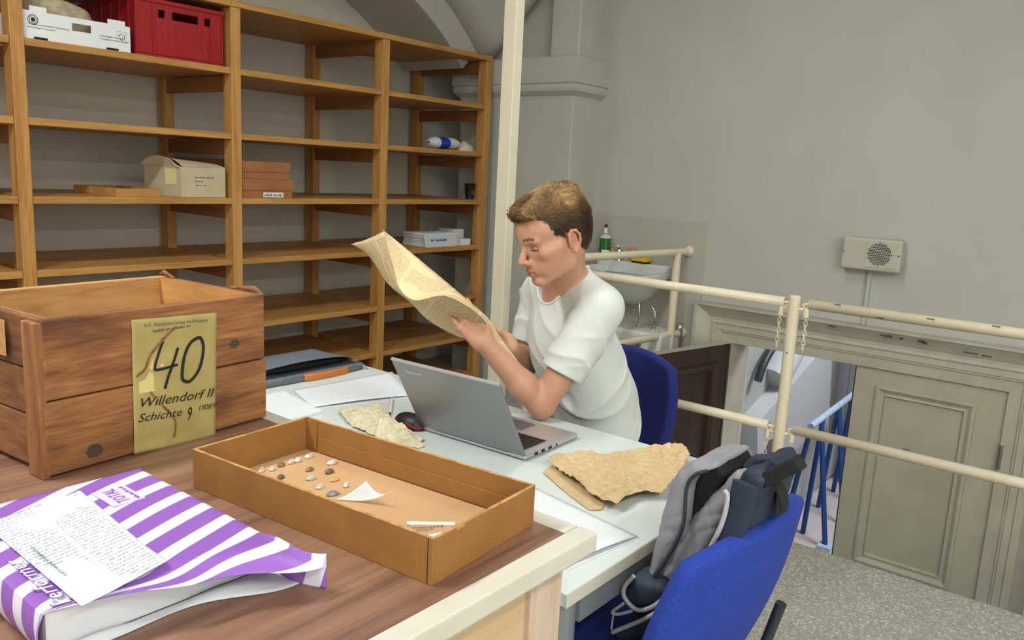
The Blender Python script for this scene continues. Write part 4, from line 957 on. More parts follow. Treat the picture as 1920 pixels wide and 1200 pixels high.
q = MB(); q.box(CX0+.05, sxl, CY0+.055, CY1-.06, .08, ZC-.0475); q.build('body', 'ash_x', cb)
for y_ in (CY0+.045, CY1-.055-.05): q = MB(); q.box(sxl, sxr, y_, y_+.05, 0, ZC-.0475); q.build('stile', 'ash', cb, bevel=.002)
q = MB(); q.box(sxl, sxr-.012, CY0+.1, CY1-.11, .08, ZC-.0475); q.build('back_panel', 'ash', cb)
q = MB(); q.box(CX0+.09, sxl-.02, CY0+.09, CY1-.1, 0, .08); q.build('plinth', 'dark_metal', cb)

# ------------------------------------------------------------------ old wooden crate with label 40
MT['crate_y'] = wood('weathered_crate_side', C(72, 42, 25), C(136, 88, 52), 1, .75, 4.5, .16, C(172, 122, 76), .5, knots=6, stain=8)
MT['crate_iny'] = wood('crate_inner_side', C(150, 100, 50), C(192, 140, 78), 1, .75, 4.5, .16, C(210, 160, 98), .3)
f0 = PZ(90, 900, ZC); f1 = PZ(500, 785, ZC); ang = math.atan2(f1[1]-f0[1], f1[0]-f0[0]); CW = float(np.linalg.norm(f1-f0)); CDp = .315; CH = .243
cr_ = thing('wooden_crate', 'old weathered wooden crate with a torn yellow label on the cabinet', 'crate', tuple(f0), ang)
def cbx(name, mat, x0, x1, y0, y1, z0, z1, bev=.003, par=None):
    q = MB(); q.box(x0, x1, y0, y1, z0, z1); return q.build(name, mat, par or cr_, bevel=bev, world=False)
t_ = .018; hz = CH*.49
fp1 = cbx('plank', 'crate', 0, CW, 0, t_, .004, hz-.001); fp2_ = cbx('plank', 'crate', .002, CW-.004, 0, t_, hz+.0015, CH)
cbx('inner_face', 'crate_in', t_+.002, CW-t_, t_, t_+.002, .02, CH-.001, 0)
cbx('plank', 'crate', 0, CW, CDp-t_, CDp, .004, hz); cbx('plank', 'crate_in', 0, CW, CDp-t_, CDp, hz+.0015, CH)
cbx('inner_face', 'crate_in', t_+.002, CW-t_, CDp-t_-.002, CDp-t_, .02, CH-.001, 0)
for xa in (.004, CW-t_-.002):
    for za, zb_ in ((.006, CH*.36), (CH*.365, CH*.66), (CH*.665, CH)): cbx('plank', 'crate_y', xa+.002, xa+t_-.002, t_+.0005, CDp-t_-.0005, za, zb_-.0005)
for xa in (t_+.001, CW-t_-.004): cbx('inner_face', 'crate_iny', xa, xa+.002, t_+.003, CDp-t_-.003, .02, CH-.001, 0)
for ya in (t_+.001, CDp-t_-.026): cbx('corner_batten', 'crate_z', -.006, .0055, ya-.018, ya+.024, .0, CH-.004, .002)
cbx('bottom', 'crate_in', t_, CW-t_, t_, CDp-t_, .004, .018, 0)
# broken top corner splinter
q = MB(); q.tube([(CW-.004, .004, CH-.004), (CW-.002, .03, CH+.006), (CW-.008, .09, CH+.002)], [.003, .0055, .002], 7); q.build('splinter', 'crate_z', cr_, world=False)
q = MB(); q.tube([(CW-.01, CDp-.05, CH), (CW-.006, CDp-.01, CH+.008), (CW-.01, CDp-.002, CH+.002)], [.002, .005, .002], 7); q.build('splinter', 'crate_z', cr_, world=False)
cfN = np.array([math.sin(ang), -math.cos(ang), 0.]); cfU = np.array([math.cos(ang), math.sin(ang), 0.])
def cf(cx, cy, lift=.0012):
    """point of the 2.857x crop of the photo (origin 0,500) on the crate's front face"""
    return PP(cx/2.857, 500+cy/2.857, f0, cfN)+cfN*lift
la, lb_, lc, ld_ = [cf(*p) for p in ((700, 285), (1155, 245), (1150, 910), (715, 1005))]
def lab(u, v):
    p = (la*(1-u)+lb_*u)*(1-v)+(ld_*(1-u)+lc*u)*v; return tuple(p+cfN*(.0012*cr(u*.1, v*.13, 60, 3)+.0008*cr(u*.1, v*.1, 140, 5)))
lbl = MB().grid(lab, 24, 36).build('label', 'label', cr_, smooth=True, solid=.0006)
def ink(pts, w, name='handwriting', mat='ink', lift=.0042):
    q = MB(); q.ribbon(smooth_path([cf(*p, lift) for p in pts], 6), w, cfN); return q.build(name, mat, lbl)
ink([(866, 398), (850, 440), (822, 540), (850, 548), (945, 522)], .0046); ink([(945, 432), (925, 500), (893, 590), (876, 652)], .0052)
ink([(1052, 378), (1012, 408), (980, 480), (968, 585), (985, 612), (1018, 605), (1062, 540), (1082, 440), (1070, 385), (1048, 378)], .0058)
ink([(938, 318), (880, 372), (800, 470), (770, 545), (722, 590)], .0045, 'tear', 'crate'); ink([(795, 668), (860, 735), (930, 822), (926, 912)], .0036, 'tear', 'crate')
q = MB(); q.prism([cf(*p, .0022) for p in ((820, 470), (905, 560), (880, 655), (742, 678), (738, 605), (790, 560))], cfN*.0006); q.build('torn_flap', 'label2', lbl)
def ltext(s, p, q_, hh, sh=.25, mat='ink'):
    a_, b_ = cf(*p), cf(*q_); xd = nrm(b_-a_); text('lettering', s, a_, xd, (0, 0, 1), hh, mat, lbl, float(np.linalg.norm(b_-a_)), sh, .0032)
ltext('Willendorf II', (730, 755), (1142, 692), .0165, .35); ltext('Schichte', (728, 832), (968, 795), .0145, .35); ltext('9', (990, 822), (1022, 815), .024, .3); ltext('1908/9', (1050, 770), (1152, 752), .010, .3)
ltext('K.K. Naturhistorisches Hof-Museum', (765, 322), (1105, 292), .0062, 0, 'ink2'); blur_line(cf(812, 350), cfU, (0, 0, 1), .0045, 'ink2', lbl, .068, .0032, 8)
for cx_, cy_, r_ in ((1255, 413, .0085), (505, 985, .011)):
    c = cf(cx_, cy_, 0); q = MB(); n_ = 14; vs = []
    for s_, l_ in ((1, .0002), (.9, .0010), (.45, .0006)):
        for t in range(n_): vs.append(c+cfU*r_*s_*1.25*math.cos(2*math.pi*t/n_)*(1+.12*math.sin(3*t))+np.array([0, 0, r_*s_*math.sin(2*math.pi*t/n_)])+cfN*l_)
    q.add(vs, [(a*n_+t, a*n_+(t+1) % n_, (a+1)*n_+(t+1) % n_, (a+1)*n_+t) for a in range(2) for t in range(n_)]+[tuple(range(2*n_, 3*n_))]); q.build('knot', 'chip', cr_)
# scrap of an older label on the left side
c_ = WM[cr_] @ Vector((-.0002, .125, CH*.83)); q = MB(); q.obox(np.array(c_), (np.array([-math.sin(ang), math.cos(ang), 0]), (0, 0, 1), -cfU), (.022, .028, .0007)); q.build('label_scrap', 'crate_in', cr_)

# ------------------------------------------------------------------ cardboard tray with finds
tB, tC, tA = PZ(810, 1100, ZC), PZ(1000, 985, ZC), PZ(368, 912, ZC); tu = nrm(tC-tB); TW = float(np.linalg.norm(tC-tB)); TL = float(np.linalg.norm(tA-tB)); tang = math.atan2(tu[1], tu[0]); TH_ = .060
ty = thing('cardboard_tray', 'brown cardboard specimen tray holding flints and a folded slip', 'tray', tuple(tB), tang)
def tbx(name, mat, x0, x1, y0, y1, z0, z1, bev=.0012): q = MB(); q.box(x0, x1, y0, y1, z0, z1); return q.build(name, mat, ty, bevel=bev, world=False)
tw = .004
tbx('side', 'card', 0, tw, 0, TL, 0, TH_); tbx('side', 'card', TW-tw, TW, 0, TL, 0, TH_); tbx('side', 'card', tw+.0003, TW-tw-.0003, 0, tw, 0, TH_-.0005); tbx('side', 'card', tw+.0003, TW-tw-.0003, TL-tw, TL, 0, TH_-.0005)
tbx('bottom', 'card_in', tw, TW-tw, tw, TL-tw, 0, .004, 0)
tbx('lining', 'card_in', tw+.006, TW-tw-.006, tw+.006, TL-tw-.006, .0041, .0062, .0008)
tbx('inner_flap', 'card', TW-tw-.0022, TW-tw-.0003, tw+.03, TL-tw-.028, .006, .032, .0005); tbx('inner_flap', 'card', TW-tw-.0022, TW-tw-.0003, TL-tw-.025, TL-tw-.001, .006, TH_-.002, .0005)
tbx('corner_seam', 'ink', -.0004, .0003, .0075, .0085, .001, TH_-.001, 0); tbx('corner_seam', 'card_edge', TW*.2, TW*.27, -.0004, .0003, TH_-.004, TH_-.0005, 0)
for x0, x1, y0, y1 in ((-.0003, tw+.0003, 0, TL), (TW-tw-.0003, TW+.0003, 0, TL), (tw, TW-tw, -.0003, tw+.0003), (tw, TW-tw, TL-tw-.0003, TL+.0003)): tbx('worn_edge', 'card_edge', x0, x1, y0, y1, TH_-.0004, TH_+.0006, 0)
ZF = ZC+.0064
FL = [(100, 205, 'w', 40, 24), (195, 190, 'w', 54, 26), (275, 155, 'b', 60, 20), (365, 128, 'w', 44, 28), (425, 110, 'w', 50, 34), (525, 75, 'w', 78, 30), (270, 260, 'd', 62, 44), (530, 196, 'b', 60, 24), (545, 270, 'g', 90, 40), (735, 133, 'w', 96, 28), (710, 215, 'd', 80, 28), (755, 285, 'o', 70, 28), (620, 350, 'w', 70, 38), (860, 340, 'w', 40, 26), (738, 408, 's', 120, 44)]
MT['fw'] = plain('white_flint', C(214, 210, 196), .45, c2=C(190, 182, 164), scale=90); MT['fb'] = plain('brown_flint', C(122, 86, 60), .4, c2=C(150, 112, 80), scale=90); MT['fd'] = plain('dark_flint', C(92, 76, 62), .35, c2=C(120, 102, 84), scale=90)
MT['fg'] = plain('pale_grey_flint', C(196, 192, 178), .45, c2=C(176, 170, 156), scale=80); MT['fo'] = plain('tan_flint', C(206, 160, 98), .45); MT['fs'] = plain('slate_grey_flint', C(110, 112, 116), .35, c2=C(150, 152, 154), scale=70)
FLB = {'w': 'small whitish flint flake lying in the cardboard tray', 'b': 'small reddish brown flint flake lying in the cardboard tray', 'd': 'small dark brown flint piece lying in the cardboard tray', 'g': 'oval pale grey flint flake in the cardboard tray', 'o': 'tan yellowish flint flake in the cardboard tray', 's': 'largest slate grey flint blade beside the folded slip'}
FLI = {5: 'whitish flint flake nearest the back corner of the tray', 9: 'long thin whitish flint flake by the long far wall of the tray', 12: 'whitish flint flake beside the slate grey blade', 13: 'tiny whitish flint chip next to the folded slip', 6: 'dark rounded flint piece against the front wall of the tray', 10: 'dark elongated flint piece between the long white and the tan flake', 2: 'reddish brown flint sliver in the row of white flakes', 7: 'brown and pale flint flake above the oval grey one'}
FLB['w'] = 'small whitish flint flake in the row along the short end of the tray'
for i, (cx, cy, k, wx, hy) in enumerate(FL):
    px, py_ = 470+cx/4.8, 840+cy/4.8; c = PZ(px, py_+hy/4.8*.3, ZF); e = PZ(px+wx/9.6, py_+hy/4.8*.3-3, ZF); r1 = min(max(float(np.linalg.norm(e-c)), .0035), .011); ax = nrm((e-c)*[1, 1, 0]); ay = np.array([-ax[1], ax[0], 0])
    rr = random.Random(i); vs = []; n_ = 9
    for lvl, (sc, z) in enumerate(((.8, 0), (1, .0022), (.55, .0048))):
        for t in range(n_):
            a_ = 2*math.pi*t/n_; w_ = 1+.25*(rr.random()-.5); vs.append(c+ax*r1*sc*w_*math.cos(a_)+ay*r1*.62*sc*w_*math.sin(a_)+np.array([0, 0, z*(1+.3*rr.random() if lvl == 2 else 1)]))
    fs = [tuple(range(n_))[::-1], tuple(range(2*n_, 3*n_))]+[(l*n_+t, l*n_+(t+1) % n_, (l+1)*n_+(t+1) % n_, (l+1)*n_+t) for l in range(2) for t in range(n_)]
    o = MB().add(vs, fs).build('flint_flake', 'f'+k, None)
    tag(o, FLI.get(i, FLB[k]), 'flint', 'flint finds in the cardboard tray')
a_, b_, c_ = PZ(628, 938, ZF), PZ(690, 914, ZF+.030), PZ(738, 928, ZF+.026)
b_ = PZ(686, 903, ZF+.030); c_ = PZ(738, 921, ZF+.026); d_ = PZ(668, 940, ZF+.001)
def slip(u, v):
    p = (a_*(1-u)+b_*u)*(1-v)+(d_*(1-u)+c_*u)*v; return (p[0], p[1], p[2]+.001-.012*math.sin(math.pi*v)*u*(1-.0*u)-.004*math.sin(math.pi*u))
def slip2(u, v): p = slip(u, v); return (p[0], p[1], max(p[2], ZF+.0008))
tag(MB().grid(slip2, 14, 14).build('folded_slip', 'paper', None, smooth=True, solid=.0005), 'folded white paper slip standing up in the cardboard tray', 'paper slip')
zb_ = thing('zip_bag', 'small clear zip bag with handwritten note in the tray corner', 'zip bag', tuple(PZ(808, 995, ZF)))
g = lambda px, py_, l_: PZ(px, py_, ZF+l_)
def quad(pts, l_, name, mat, th=.0004):
    q = MB(); q.prism([g(px, py_, l_) for px, py_ in pts], (0, 0, th)); return q.build(name, mat, zb_)
quad([(763, 980), (852, 981), (880, 1003), (800, 1020)], .0004, 'pouch', 'card_in'); quad([(762, 979), (853, 980), (853, 986), (764, 985)], .0010, 'zip_strip', 'white_pl', .0012)
quad([(803, 1003), (842, 995), (836, 1004), (812, 1012)], .0010, 'card', 'paper')
a_, b_ = g(772, 992, .0016), g(832, 988, .0016); xd = nrm(b_-a_); yd = np.array([-xd[1], xd[0], 0])
text('handwriting', 'Willendorf II', a_, xd, yd, .0052, 'ink', zb_, float(np.linalg.norm(b_-a_)), .3); text('handwriting', 'Schicht 9', a_+xd*.004-yd*.0075, xd, yd, .0048, 'ink', zb_, .024, .3)

# ------------------------------------------------------------------ opened ream of paper with striped wrapper
RX0, RX1, RY0, RY1, RZ = .292, .538, .793, 1.088, ZC+.047
rm = thing('paper_ream', 'opened ream of copy paper in a purple and white striped wrapper', 'paper ream', ((RX0+RX1)/2, (RY0+RY1)/2, ZC))
q = MB(); q.box(RX0+.002, RX1-.002, RY0, RY1-.002, ZC+.0015, RZ-.001); q.build('sheets', 'paper2', rm)
def wrap(u, v):
    # u: right bottom -> right top -> left top -> left bottom ; v: far end -> open end
    W_ = RX1-RX0; H_ = RZ-ZC; per = W_+2*H_; s = u*per; y = RY1-v*(RY1-.700)
    over = max(0, (RY0-y)/(RY0-.70))
    if s < H_: x, z = RX1+.001, ZC+.0008+s
    elif s < H_+W_: x, z = RX1-(s-H_), RZ+.0008
    else: x, z = RX0-.001, RZ-(s-H_-W_)+.0008
    fr_ = (s-H_)/W_
    if over > 0:
        if s <= H_+1e-6: x += .022*over**2; z = max(z+(.004*math.sin(6*over)), ZC+.001)
        elif s <= H_+W_:
            e_ = (1-fr_)**1.3*(1+.10*math.sin(15*fr_)); y = RY0-(RY0-y)*e_-.004*over; z += -.016*over**2*(1-fr_)**2+.006*math.sin(3.1*over)*math.sin(9*fr_)*(1-fr_); x += .022*over**2*(1-fr_)**4
        else: y = RY0-.004*over; z = max(z, ZC+.001)
    else: z += .0010*math.sin(9*fr_)*math.sin(7*v)
    if s > H_+W_: x -= .006*math.sin(math.pi*min(1, (s-H_-W_)/H_))
    return (x, y, z)
MB().grid(wrap, 60, 44, (.34, .388)).build('wrapper', 'stripes', rm, smooth=True, uv=True, solid=.0006)
q = MB(); q.box(RX0, RX1, RY1, RY1+.0012, ZC+.001, RZ); q.build('wrapper_end', 'lilac', rm)
def bf(u, v): return (RX0+.004+(RX1-RX0+.02)*u, RY0-.002-(.016+.055*u*u)*v*(.75+.25*math.sin(.3+9*u)), ZC+.0012+.004*math.sin(math.pi*v)*(1+math.sin(11*u)))
MB().grid(bf, 30, 10).build('lower_flap', 'paper2', rm, smooth=True, solid=.0006)
tp = lambda px, py_: PZ(px, py_, RZ+.003)
o = tp(112, 1152); text('lettering', 'Performer', (.3185, .786, RZ+.0022), (0, 1, 0), (-1, 0, 0), .0185, 'purple', rm, .132, .15); text('lettering', 'Performer', (.317, .787, RZ+.0028), (0, 1, 0), (-1, 0, 0), .0165, 'paper', rm, .130, .15)
c = tp(222, 928); q = MB(); q.obox((c[0], c[1], RZ+.0022), ((0, 1, 0), (-1, 0, 0), (0, 0, 1)), (.030, .021, .0003)); lg_ = q.build('logo_field', 'lilac', rm)
text('lettering', 'TOTAL', (c[0]+.004, c[1]-.026, RZ+.0026), (0, 1, 0), (-1, 0, 0), .016, 'purple', lg_, .052); blur_line((c[0]+.016, c[1]-.026, RZ+.0026), (0, 1, 0), (-1, 0, 0), .005, 'purple', lg_, .050, seed=6)
c = tp(440, 1042); q = MB(); cc = np.array([c[0]-.004, c[1]+.006, RZ-.001])
for r_ in (.0135,): q.tube([cc+np.array([r_*math.cos(t), r_*math.sin(t), 0]) for t in np.linspace(0, 2*math.pi, 25)[:-1]], .0013, 5, closed=True)
q.tube(smooth_path([cc+np.array(p) for p in ((-.009, .004, 0), (-.002, .007, 0), (.002, 0, 0), (-.001, -.006, 0), (.008, -.005, 0))], 5), .0022, 6); q.build('recycling_mark', 'paper', rm)
MT['leaflet'] = newsprint('printed_leaflet', C(232, 240, 242), C(236, 242, 244), C(120, 122, 132), 1.0, .75)
l0, l1, l2 = tp(150, 920), tp(315, 1060), tp(153, 1140); l3 = l0+(l2-l1)*1.2
def leafl(u, v):
    p = (l0*(1-u)+l1*u)*(1-v)+(l3*(1-u)+l2*u)*v; return (p[0], p[1], RZ+.0034+.010*max(0, u-.7)**2*6*(1-v)+.006*max(0, v-.7)*u)
lf = thing('printed_leaflet', 'printed white leaflet lying on the striped paper ream', 'leaflet', tuple((l0+l2)/2*[1, 1, 0]+np.array([0, 0, RZ+.003])))
q = MB(); q.grid(leafl, 20, 14, (.30, .22)); q.uv = [(v_, u_) for u_, v_ in q.uv]; q.build('sheet', 'leaflet', lf, smooth=True, uv=True, solid=.0004)
blur_line(l2*.55+l3*.45+np.array([.012, -.055, 0])+np.array([0, 0, .0055]), l3-l2, l2-l1, .0042, 'ink2', lf, .09, seed=7)

# ------------------------------------------------------------------ chairs
def chair(loc, rz, fab, label, bw=.23, lean=.10):
    t = thing('office_chair', label, 'chair', loc, rz)
    def B(name, m_, mat, **k): return m_.build(name, mat, t, world=False, **k)
    def sq(u, v): return u*math.sqrt(1-v*v/2*.55), v*math.sqrt(1-u*u/2*.55)
    def back(o_):
        def f(u, v):
            a_, b_ = sq(2*u-1, 2*v-1); z = .645+.185*b_; y = bw*a_
            return (-.215-lean*(z-.46)/.36*1.0+.05*a_*a_-.012*math.cos(b_*2)+o_, y, z)
        return f
    bk = B('backrest', MB().grid(back(0), 22, 20), fab, smooth=True, solid=.038); bk.modifiers['thick'].offset = 0
    m_ = bk.modifiers.new('r', 'BEVEL'); m_.width = .014; m_.segments = 3; m_.limit_method = 'ANGLE'; m_.angle_limit = 1.0
    def seat(u, v):
        a_, b_ = sq(2*u-1, 2*v-1); return (.22*a_, .23*b_, .435-.02*max(0, a_)**3)
    st_ = B('seat', MB().grid(seat, 18, 18), fab, smooth=True, solid=.045)
    m_ = st_.modifiers.new('r', 'BEVEL'); m_.width = .016; m_.segments = 3; m_.limit_method = 'ANGLE'; m_.angle_limit = 1.0
    for s in (-1, 1):
        B('back_tube', MB().tube(smooth_path([(-.10, s*.17, .40), (-.22, s*.17, .405), (-.250, s*.17, .45), (-.252-lean*.33, s*.17, .59)], 6), .011, 12, flat=(1.0, (0, 1, 0))), 'dark_metal', smooth=True)
        B('leg', MB().tube([(.20, s*.21, .403), (.25, s*.235, .0)], .0125, 12), 'dark_metal', smooth=True)
        B('leg', MB().tube([(-.16, s*.21, .403), (-.25, s*.235, .0)], .0125, 12), 'dark_metal', smooth=True)
        B('seat_rail', MB().tube([(-.18, s*.20, .402), (.21, s*.20, .402)], .011, 10), 'dark_metal', smooth=True)
    B('crossbar', MB().tube([(-.10, -.20, .398), (-.10, .20, .398)], .010, 10), 'dark_metal', smooth=True)
    return t
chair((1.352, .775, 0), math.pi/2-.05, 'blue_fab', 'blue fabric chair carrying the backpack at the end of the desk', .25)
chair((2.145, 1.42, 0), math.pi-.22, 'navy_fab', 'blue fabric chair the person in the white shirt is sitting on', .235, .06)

# ------------------------------------------------------------------ backpack on the near chair
BX = 1.26
bp = thing('backpack', 'grey and navy backpack with open top leaning on the blue chair', 'backpack', (1.28, .60, .46))
def wr(S_, amp, sd):
    x, y, z = S_.sub(S_.lo, S_.lo+S_.n*S_.h)[1]
    f = np.sin(70*y+55*z+sd+2.2*np.sin(38*z+24*x+sd)); g_ = np.sin(48*z-60*y+36*x+sd*2+1.8*np.sin(50*y))
    S_.D = S_.D+(amp*((1-np.abs(f))**2-.4)+amp*.7*((1-np.abs(g_))**2-.4)).astype(np.float32)
BLO, BHI = np.array([1.20, .40, .44]), np.array([1.50, .76, .98])
def YZ(pxs): return [tuple(PX(px, py_, BX)[1:]) for px, py_ in pxs]
def part_(name, mat, amp, sd, *ops):
    S_ = SDF(BLO, BHI, .0036)
    for pxs, xa, xb, r, k, op in ops: S_.poly(YZ(pxs), xa, xb, r, k, op)
    wr(S_, amp, sd); return sdf_obj(name, S_, mat, bp, None, 1)
part_('main_body', 'bag_grey', .0030, 1, ([(1216, 1120), (1236, 1062), (1262, 1010), (1318, 943), (1375, 886), (1396, 892), (1352, 995), (1300, 1092), (1285, 1130)], 1.262, 1.42, .022, .004, 'add'))
part_('back_body', 'bag_navy', .0024, 4, ([(1288, 1118), (1340, 1012), (1374, 908), (1396, 880), (1425, 876), (1440, 900), (1412, 985), (1362, 1065), (1312, 1145)], 1.256, 1.425, .024, .004, 'add'))
part_('lower_body', 'bag_navy', .0022, 7, ([(1192, 1300), (1168, 1175), (1195, 1108), (1290, 1088), (1318, 1130), (1310, 1300)], 1.252, 1.45, .03, .004, 'add'))
part_('front_flap', 'bag_grey', .0016, 9, ([(1208, 1094), (1230, 1000), (1250, 915), (1270, 882), (1300, 864), (1342, 868), (1356, 896), (1330, 942), (1292, 1000), (1250, 1062), (1228, 1094)], 1.250, 1.415, .026, .004, 'add'),
      ([(1296, 908), (1308, 890), (1340, 878), (1380, 880), (1380, 920), (1335, 965), (1290, 1016), (1286, 985)], 1.20, 1.398, .008, .004, 'sub'))
part_('lining', 'bag_black', .0010, 2, ([(1292, 905), (1306, 886), (1338, 875), (1352, 896), (1330, 938), (1286, 1000)], 1.275, 1.404, .010, .004, 'add'))
S_ = SDF(BLO, BHI, .0036); S_.poly(YZ([(1184, 1094), (1200, 1068), (1250, 1082), (1270, 1098), (1252, 1124), (1212, 1132), (1188, 1120)]), 1.228, 1.30, .022); wr(S_, .0020, 5); sdf_obj('side_pocket', S_, 'bag_navy', bp)
q = MB(); q.tube(smooth_path([np.array([1.248, *PX(px, py_, BX)[1:]]) for px, py_ in ((1232, 1078), (1254, 1048), (1286, 985), (1293, 915), (1307, 889), (1332, 880))], 6), .0035, 8); q.build('zip', 'dark_metal', bp, smooth=True)
q = MB(); q.tube(smooth_path([np.array([1.232, *PX(px, py_, BX)[1:]]) for px, py_ in ((1203, 1070), (1186, 1090), (1186, 1110), (1208, 1132), (1235, 1128), (1262, 1108), (1272, 1090))], 6), .0042, 8); q.build('pocket_piping', 'bag_trim', bp, smooth=True)
q = MB(); q.tube(smooth_path([np.array([1.230, *PX(px, py_, BX)[1:]]) for px, py_ in ((1185, 1120), (1164, 1136), (1175, 1140), (1200, 1134))], 6), .0030, 7); q.tube([np.array([1.230, *PX(1166, 1138, BX)[1:]]), np.array([1.230, *PX(1162, 1168, BX)[1:]])], .0018, 6); q.build('drawcord', 'bag_trim', bp, smooth=True)
sp_ = smooth_path([np.array([1.238, *PX(px, py_, BX)[1:]]) for px, py_ in ((1408, 900), (1392, 965), (1358, 1030), (1318, 1092), (1262, 1150), (1170, 1182))], 7)
q = MB(); q.tube(sp_, [.022]*(len(sp_)-8)+list(np.linspace(.022, .012, 8)), 10, flat=(.35, (0, 1, 0))); q.build('shoulder_strap', 'bag_navy', bp, smooth=True)
sp2 = smooth_path([np.array([1.231, *PX(px, py_, BX)[1:]]) for px, py_ in ((1372, 910), (1378, 925), (1366, 975), (1332, 1040), (1296, 1090), (1240, 1140), (1164, 1174))], 7)
q = MB(); q.tube(sp2, .0042, 8); q.build('strap_piping', 'bag_trim', bp, smooth=True)
for dx, pts in ((.10, ((1415, 888), (1452, 905), (1466, 938), (1466, 962))), (.20, ((1418, 888), (1440, 925), (1440, 980)))):
    q = MB(); q.tube(smooth_path([np.array([1.26+dx*.4, *PX(px, py_, BX+.03)[1:]]) for px, py_ in pts], 7), .016, 8, flat=(.25, (1, 0, 0))); q.build('shoulder_strap', 'bag_black', bp, smooth=True)
a_ = PX(1420, 905, 1.28); b_ = PX(1502, 866, 1.28); d_ = nrm(b_-a_)
q = MB(); q.obox((a_+b_)/2, (d_, np.cross(d_, (1, 0, 0)), (1, 0, 0)), (float(np.linalg.norm(b_-a_))/2, .012, .016)); q.build('grab_loop', 'bag_black', bp, bevel=.003)
q = MB(); q.tube(smooth_path([np.array([1.31, *PX(px, py_, BX)[1:]]) for px, py_ in ((1380, 892), (1400, 876), (1425, 878), (1436, 892))], 6), .010, 8); q.build('top_piping', 'bag_navy', bp, smooth=True)

# ------------------------------------------------------------------ the person: distance-field modelling, one continuous skin
pe = thing('person', 'person in a white T-shirt reading an old newspaper at the desk', 'person', (2.08, 1.33, 0))
UP = np.array([0, 0, 1.])
# frames
TF = nrm([-.90, .43, 0]); TL_ = np.array([-TF[1], TF[0], 0])                 # torso forward / left
HC = PX(1036, 441, 1.765)                                                     # head centre at eye height
hf = nrm([-.915, .405, 0]); pit = math.radians(19)
HF = hf*math.cos(pit)-UP*math.sin(pit); HL = np.array([-hf[1], hf[0], 0]); HU = np.cross(HF, HL)
HS = .985
def H(f, l, u): return HC+(HF*f+HL*l+HU*u)*HS
HFR = (HF, HL, HU)
SL = np.array([1.885, 1.185, 1.035]); SR = np.array([2.03, 1.49, 1.03]); SM = (SL+SR)/2
NB = SM+np.array([0, 0, .055])+TF*.015
EL = np.array([1.775, 1.285, .762]); WL = np.array([1.648, 1.398, .940])
ER = np.array([1.985, 1.515, .80]); WR = np.array([1.868, 1.478, .875])
HIP = np.array([2.085, 1.305, .56])
S = SDF((1.50, .98, .56), (2.26, 1.70, 1.44), .0026)
# ---- torso core
S.ell(HIP+[0, 0, .10], (.095, .135, .14), (TF, TL_, UP), .03)
S.ell(HIP*.55+SM*.45+[0, 0, .03], (.09, .135, .16), (TF, TL_, UP), .05)
S.ell(SM-[0, 0, .10]-TF*.004, (.100, .158, .14), (TF, TL_, UP), .05)
S.cap(SL-TL_*.02, SR+TL_*.02, .050, .050, .05)
S.cap(NB+UP*.03, SL+UP*.012, .045, .045, .05); S.cap(NB+UP*.03, SR+UP*.012, .045, .045, .05)
# ---- neck
S.cap(NB+TF*.0-[0, 0, .03], H(-.032, 0, -.045), .055, .052, .03)
S.cap(NB+TF*.045-[0, 0, .01], H(-.035, .05, -.05), .014, .014, .03)
S.cap(NB+TF*.035, H(-.002, 0, -.075), .026, .024, .025)
# ---- head
S.ell(H(-.012, 0, .036), np.array((.096, .075, .080))*HS, HFR, .03)
S.ell(H(.028, 0, -.030), np.array((.060, .056, .082))*HS, HFR, .035)
S.ell(H(.050, 0, .040), np.array((.040, .058, .045))*HS, HFR, .03)
for g in (-1, 1):
    S.cap(H(-.012, g*.056, -.045), H(-.004, g*.050, -.078), .014, .013, .02); S.cap(H(-.004, g*.050, -.078), H(.070, g*.012, -.106), .013, .013, .018)
    S.cap(H(.058, g*.050, -.026), H(.020, g*.062, -.020), .014, .012, .025)
    S.cap(H(.058, g*.030, -.07), H(.03, g*.044, -.05), .016, .016, .025)
S.ell(H(.072, 0, -.103), np.array((.017, .020, .014))*HS, HFR, .012)
for g in (-1, 1):
    S.cap(H(.074, g*.045, .012), H(.085, g*.014, .012), .0075, .0085, .014)
    S.ell(H(.090, g*.031, -.006), np.array((.014, .018, .011))*HS, HFR, .010, 'sub')
    S.ell(H(.0675, g*.032, -.006), np.array((.0135, .0150, .0125))*HS, HFR, .003)
    S.cap(H(.0775, g*.043, -.0115), H(.0815, g*.024, -.0125), .0022, .0022, .003)
S.path([H(.080, 0, .010), H(.091, 0, -.008), H(.104, 0, -.030), H(.110, 0, -.040)], [.0075*HS, .0072*HS, .0088*HS, .0100*HS], .008)
for g in (-1, 1):
    S.ell(H(.096, g*.0125, -.045), np.array((.011, .0075, .0078))*HS, HFR, .006)
    S.ell(H(.100, g*.0062, -.0535), np.array((.0055, .0032, .0032))*HS, HFR, .002, 'sub')
S.ell(H(.075, 0, -.067), np.array((.020, .026, .022))*HS, HFR, .014)
S.path([H(.082, .022, -.0745), H(.0925, .009, -.0705), H(.0945, 0, -.0715), H(.0925, -.009, -.0705), H(.082, -.022, -.0745)], [.0032, .0048, .0046, .0048, .0032], .004)
S.path([H(.081, .021, -.0775), H(.0905, .008, -.0825), H(.0905, -.008, -.0825), H(.081, -.021, -.0775)], [.0032, .0058, .0058, .0032], .004)
S.path([H(.084, .024, -.0765), H(.0975, .008, -.0765), H(.0975, -.008, -.0765), H(.084, -.024, -.0765)], [.0012, .0014, .0014, .0012], .0012, 'sub')
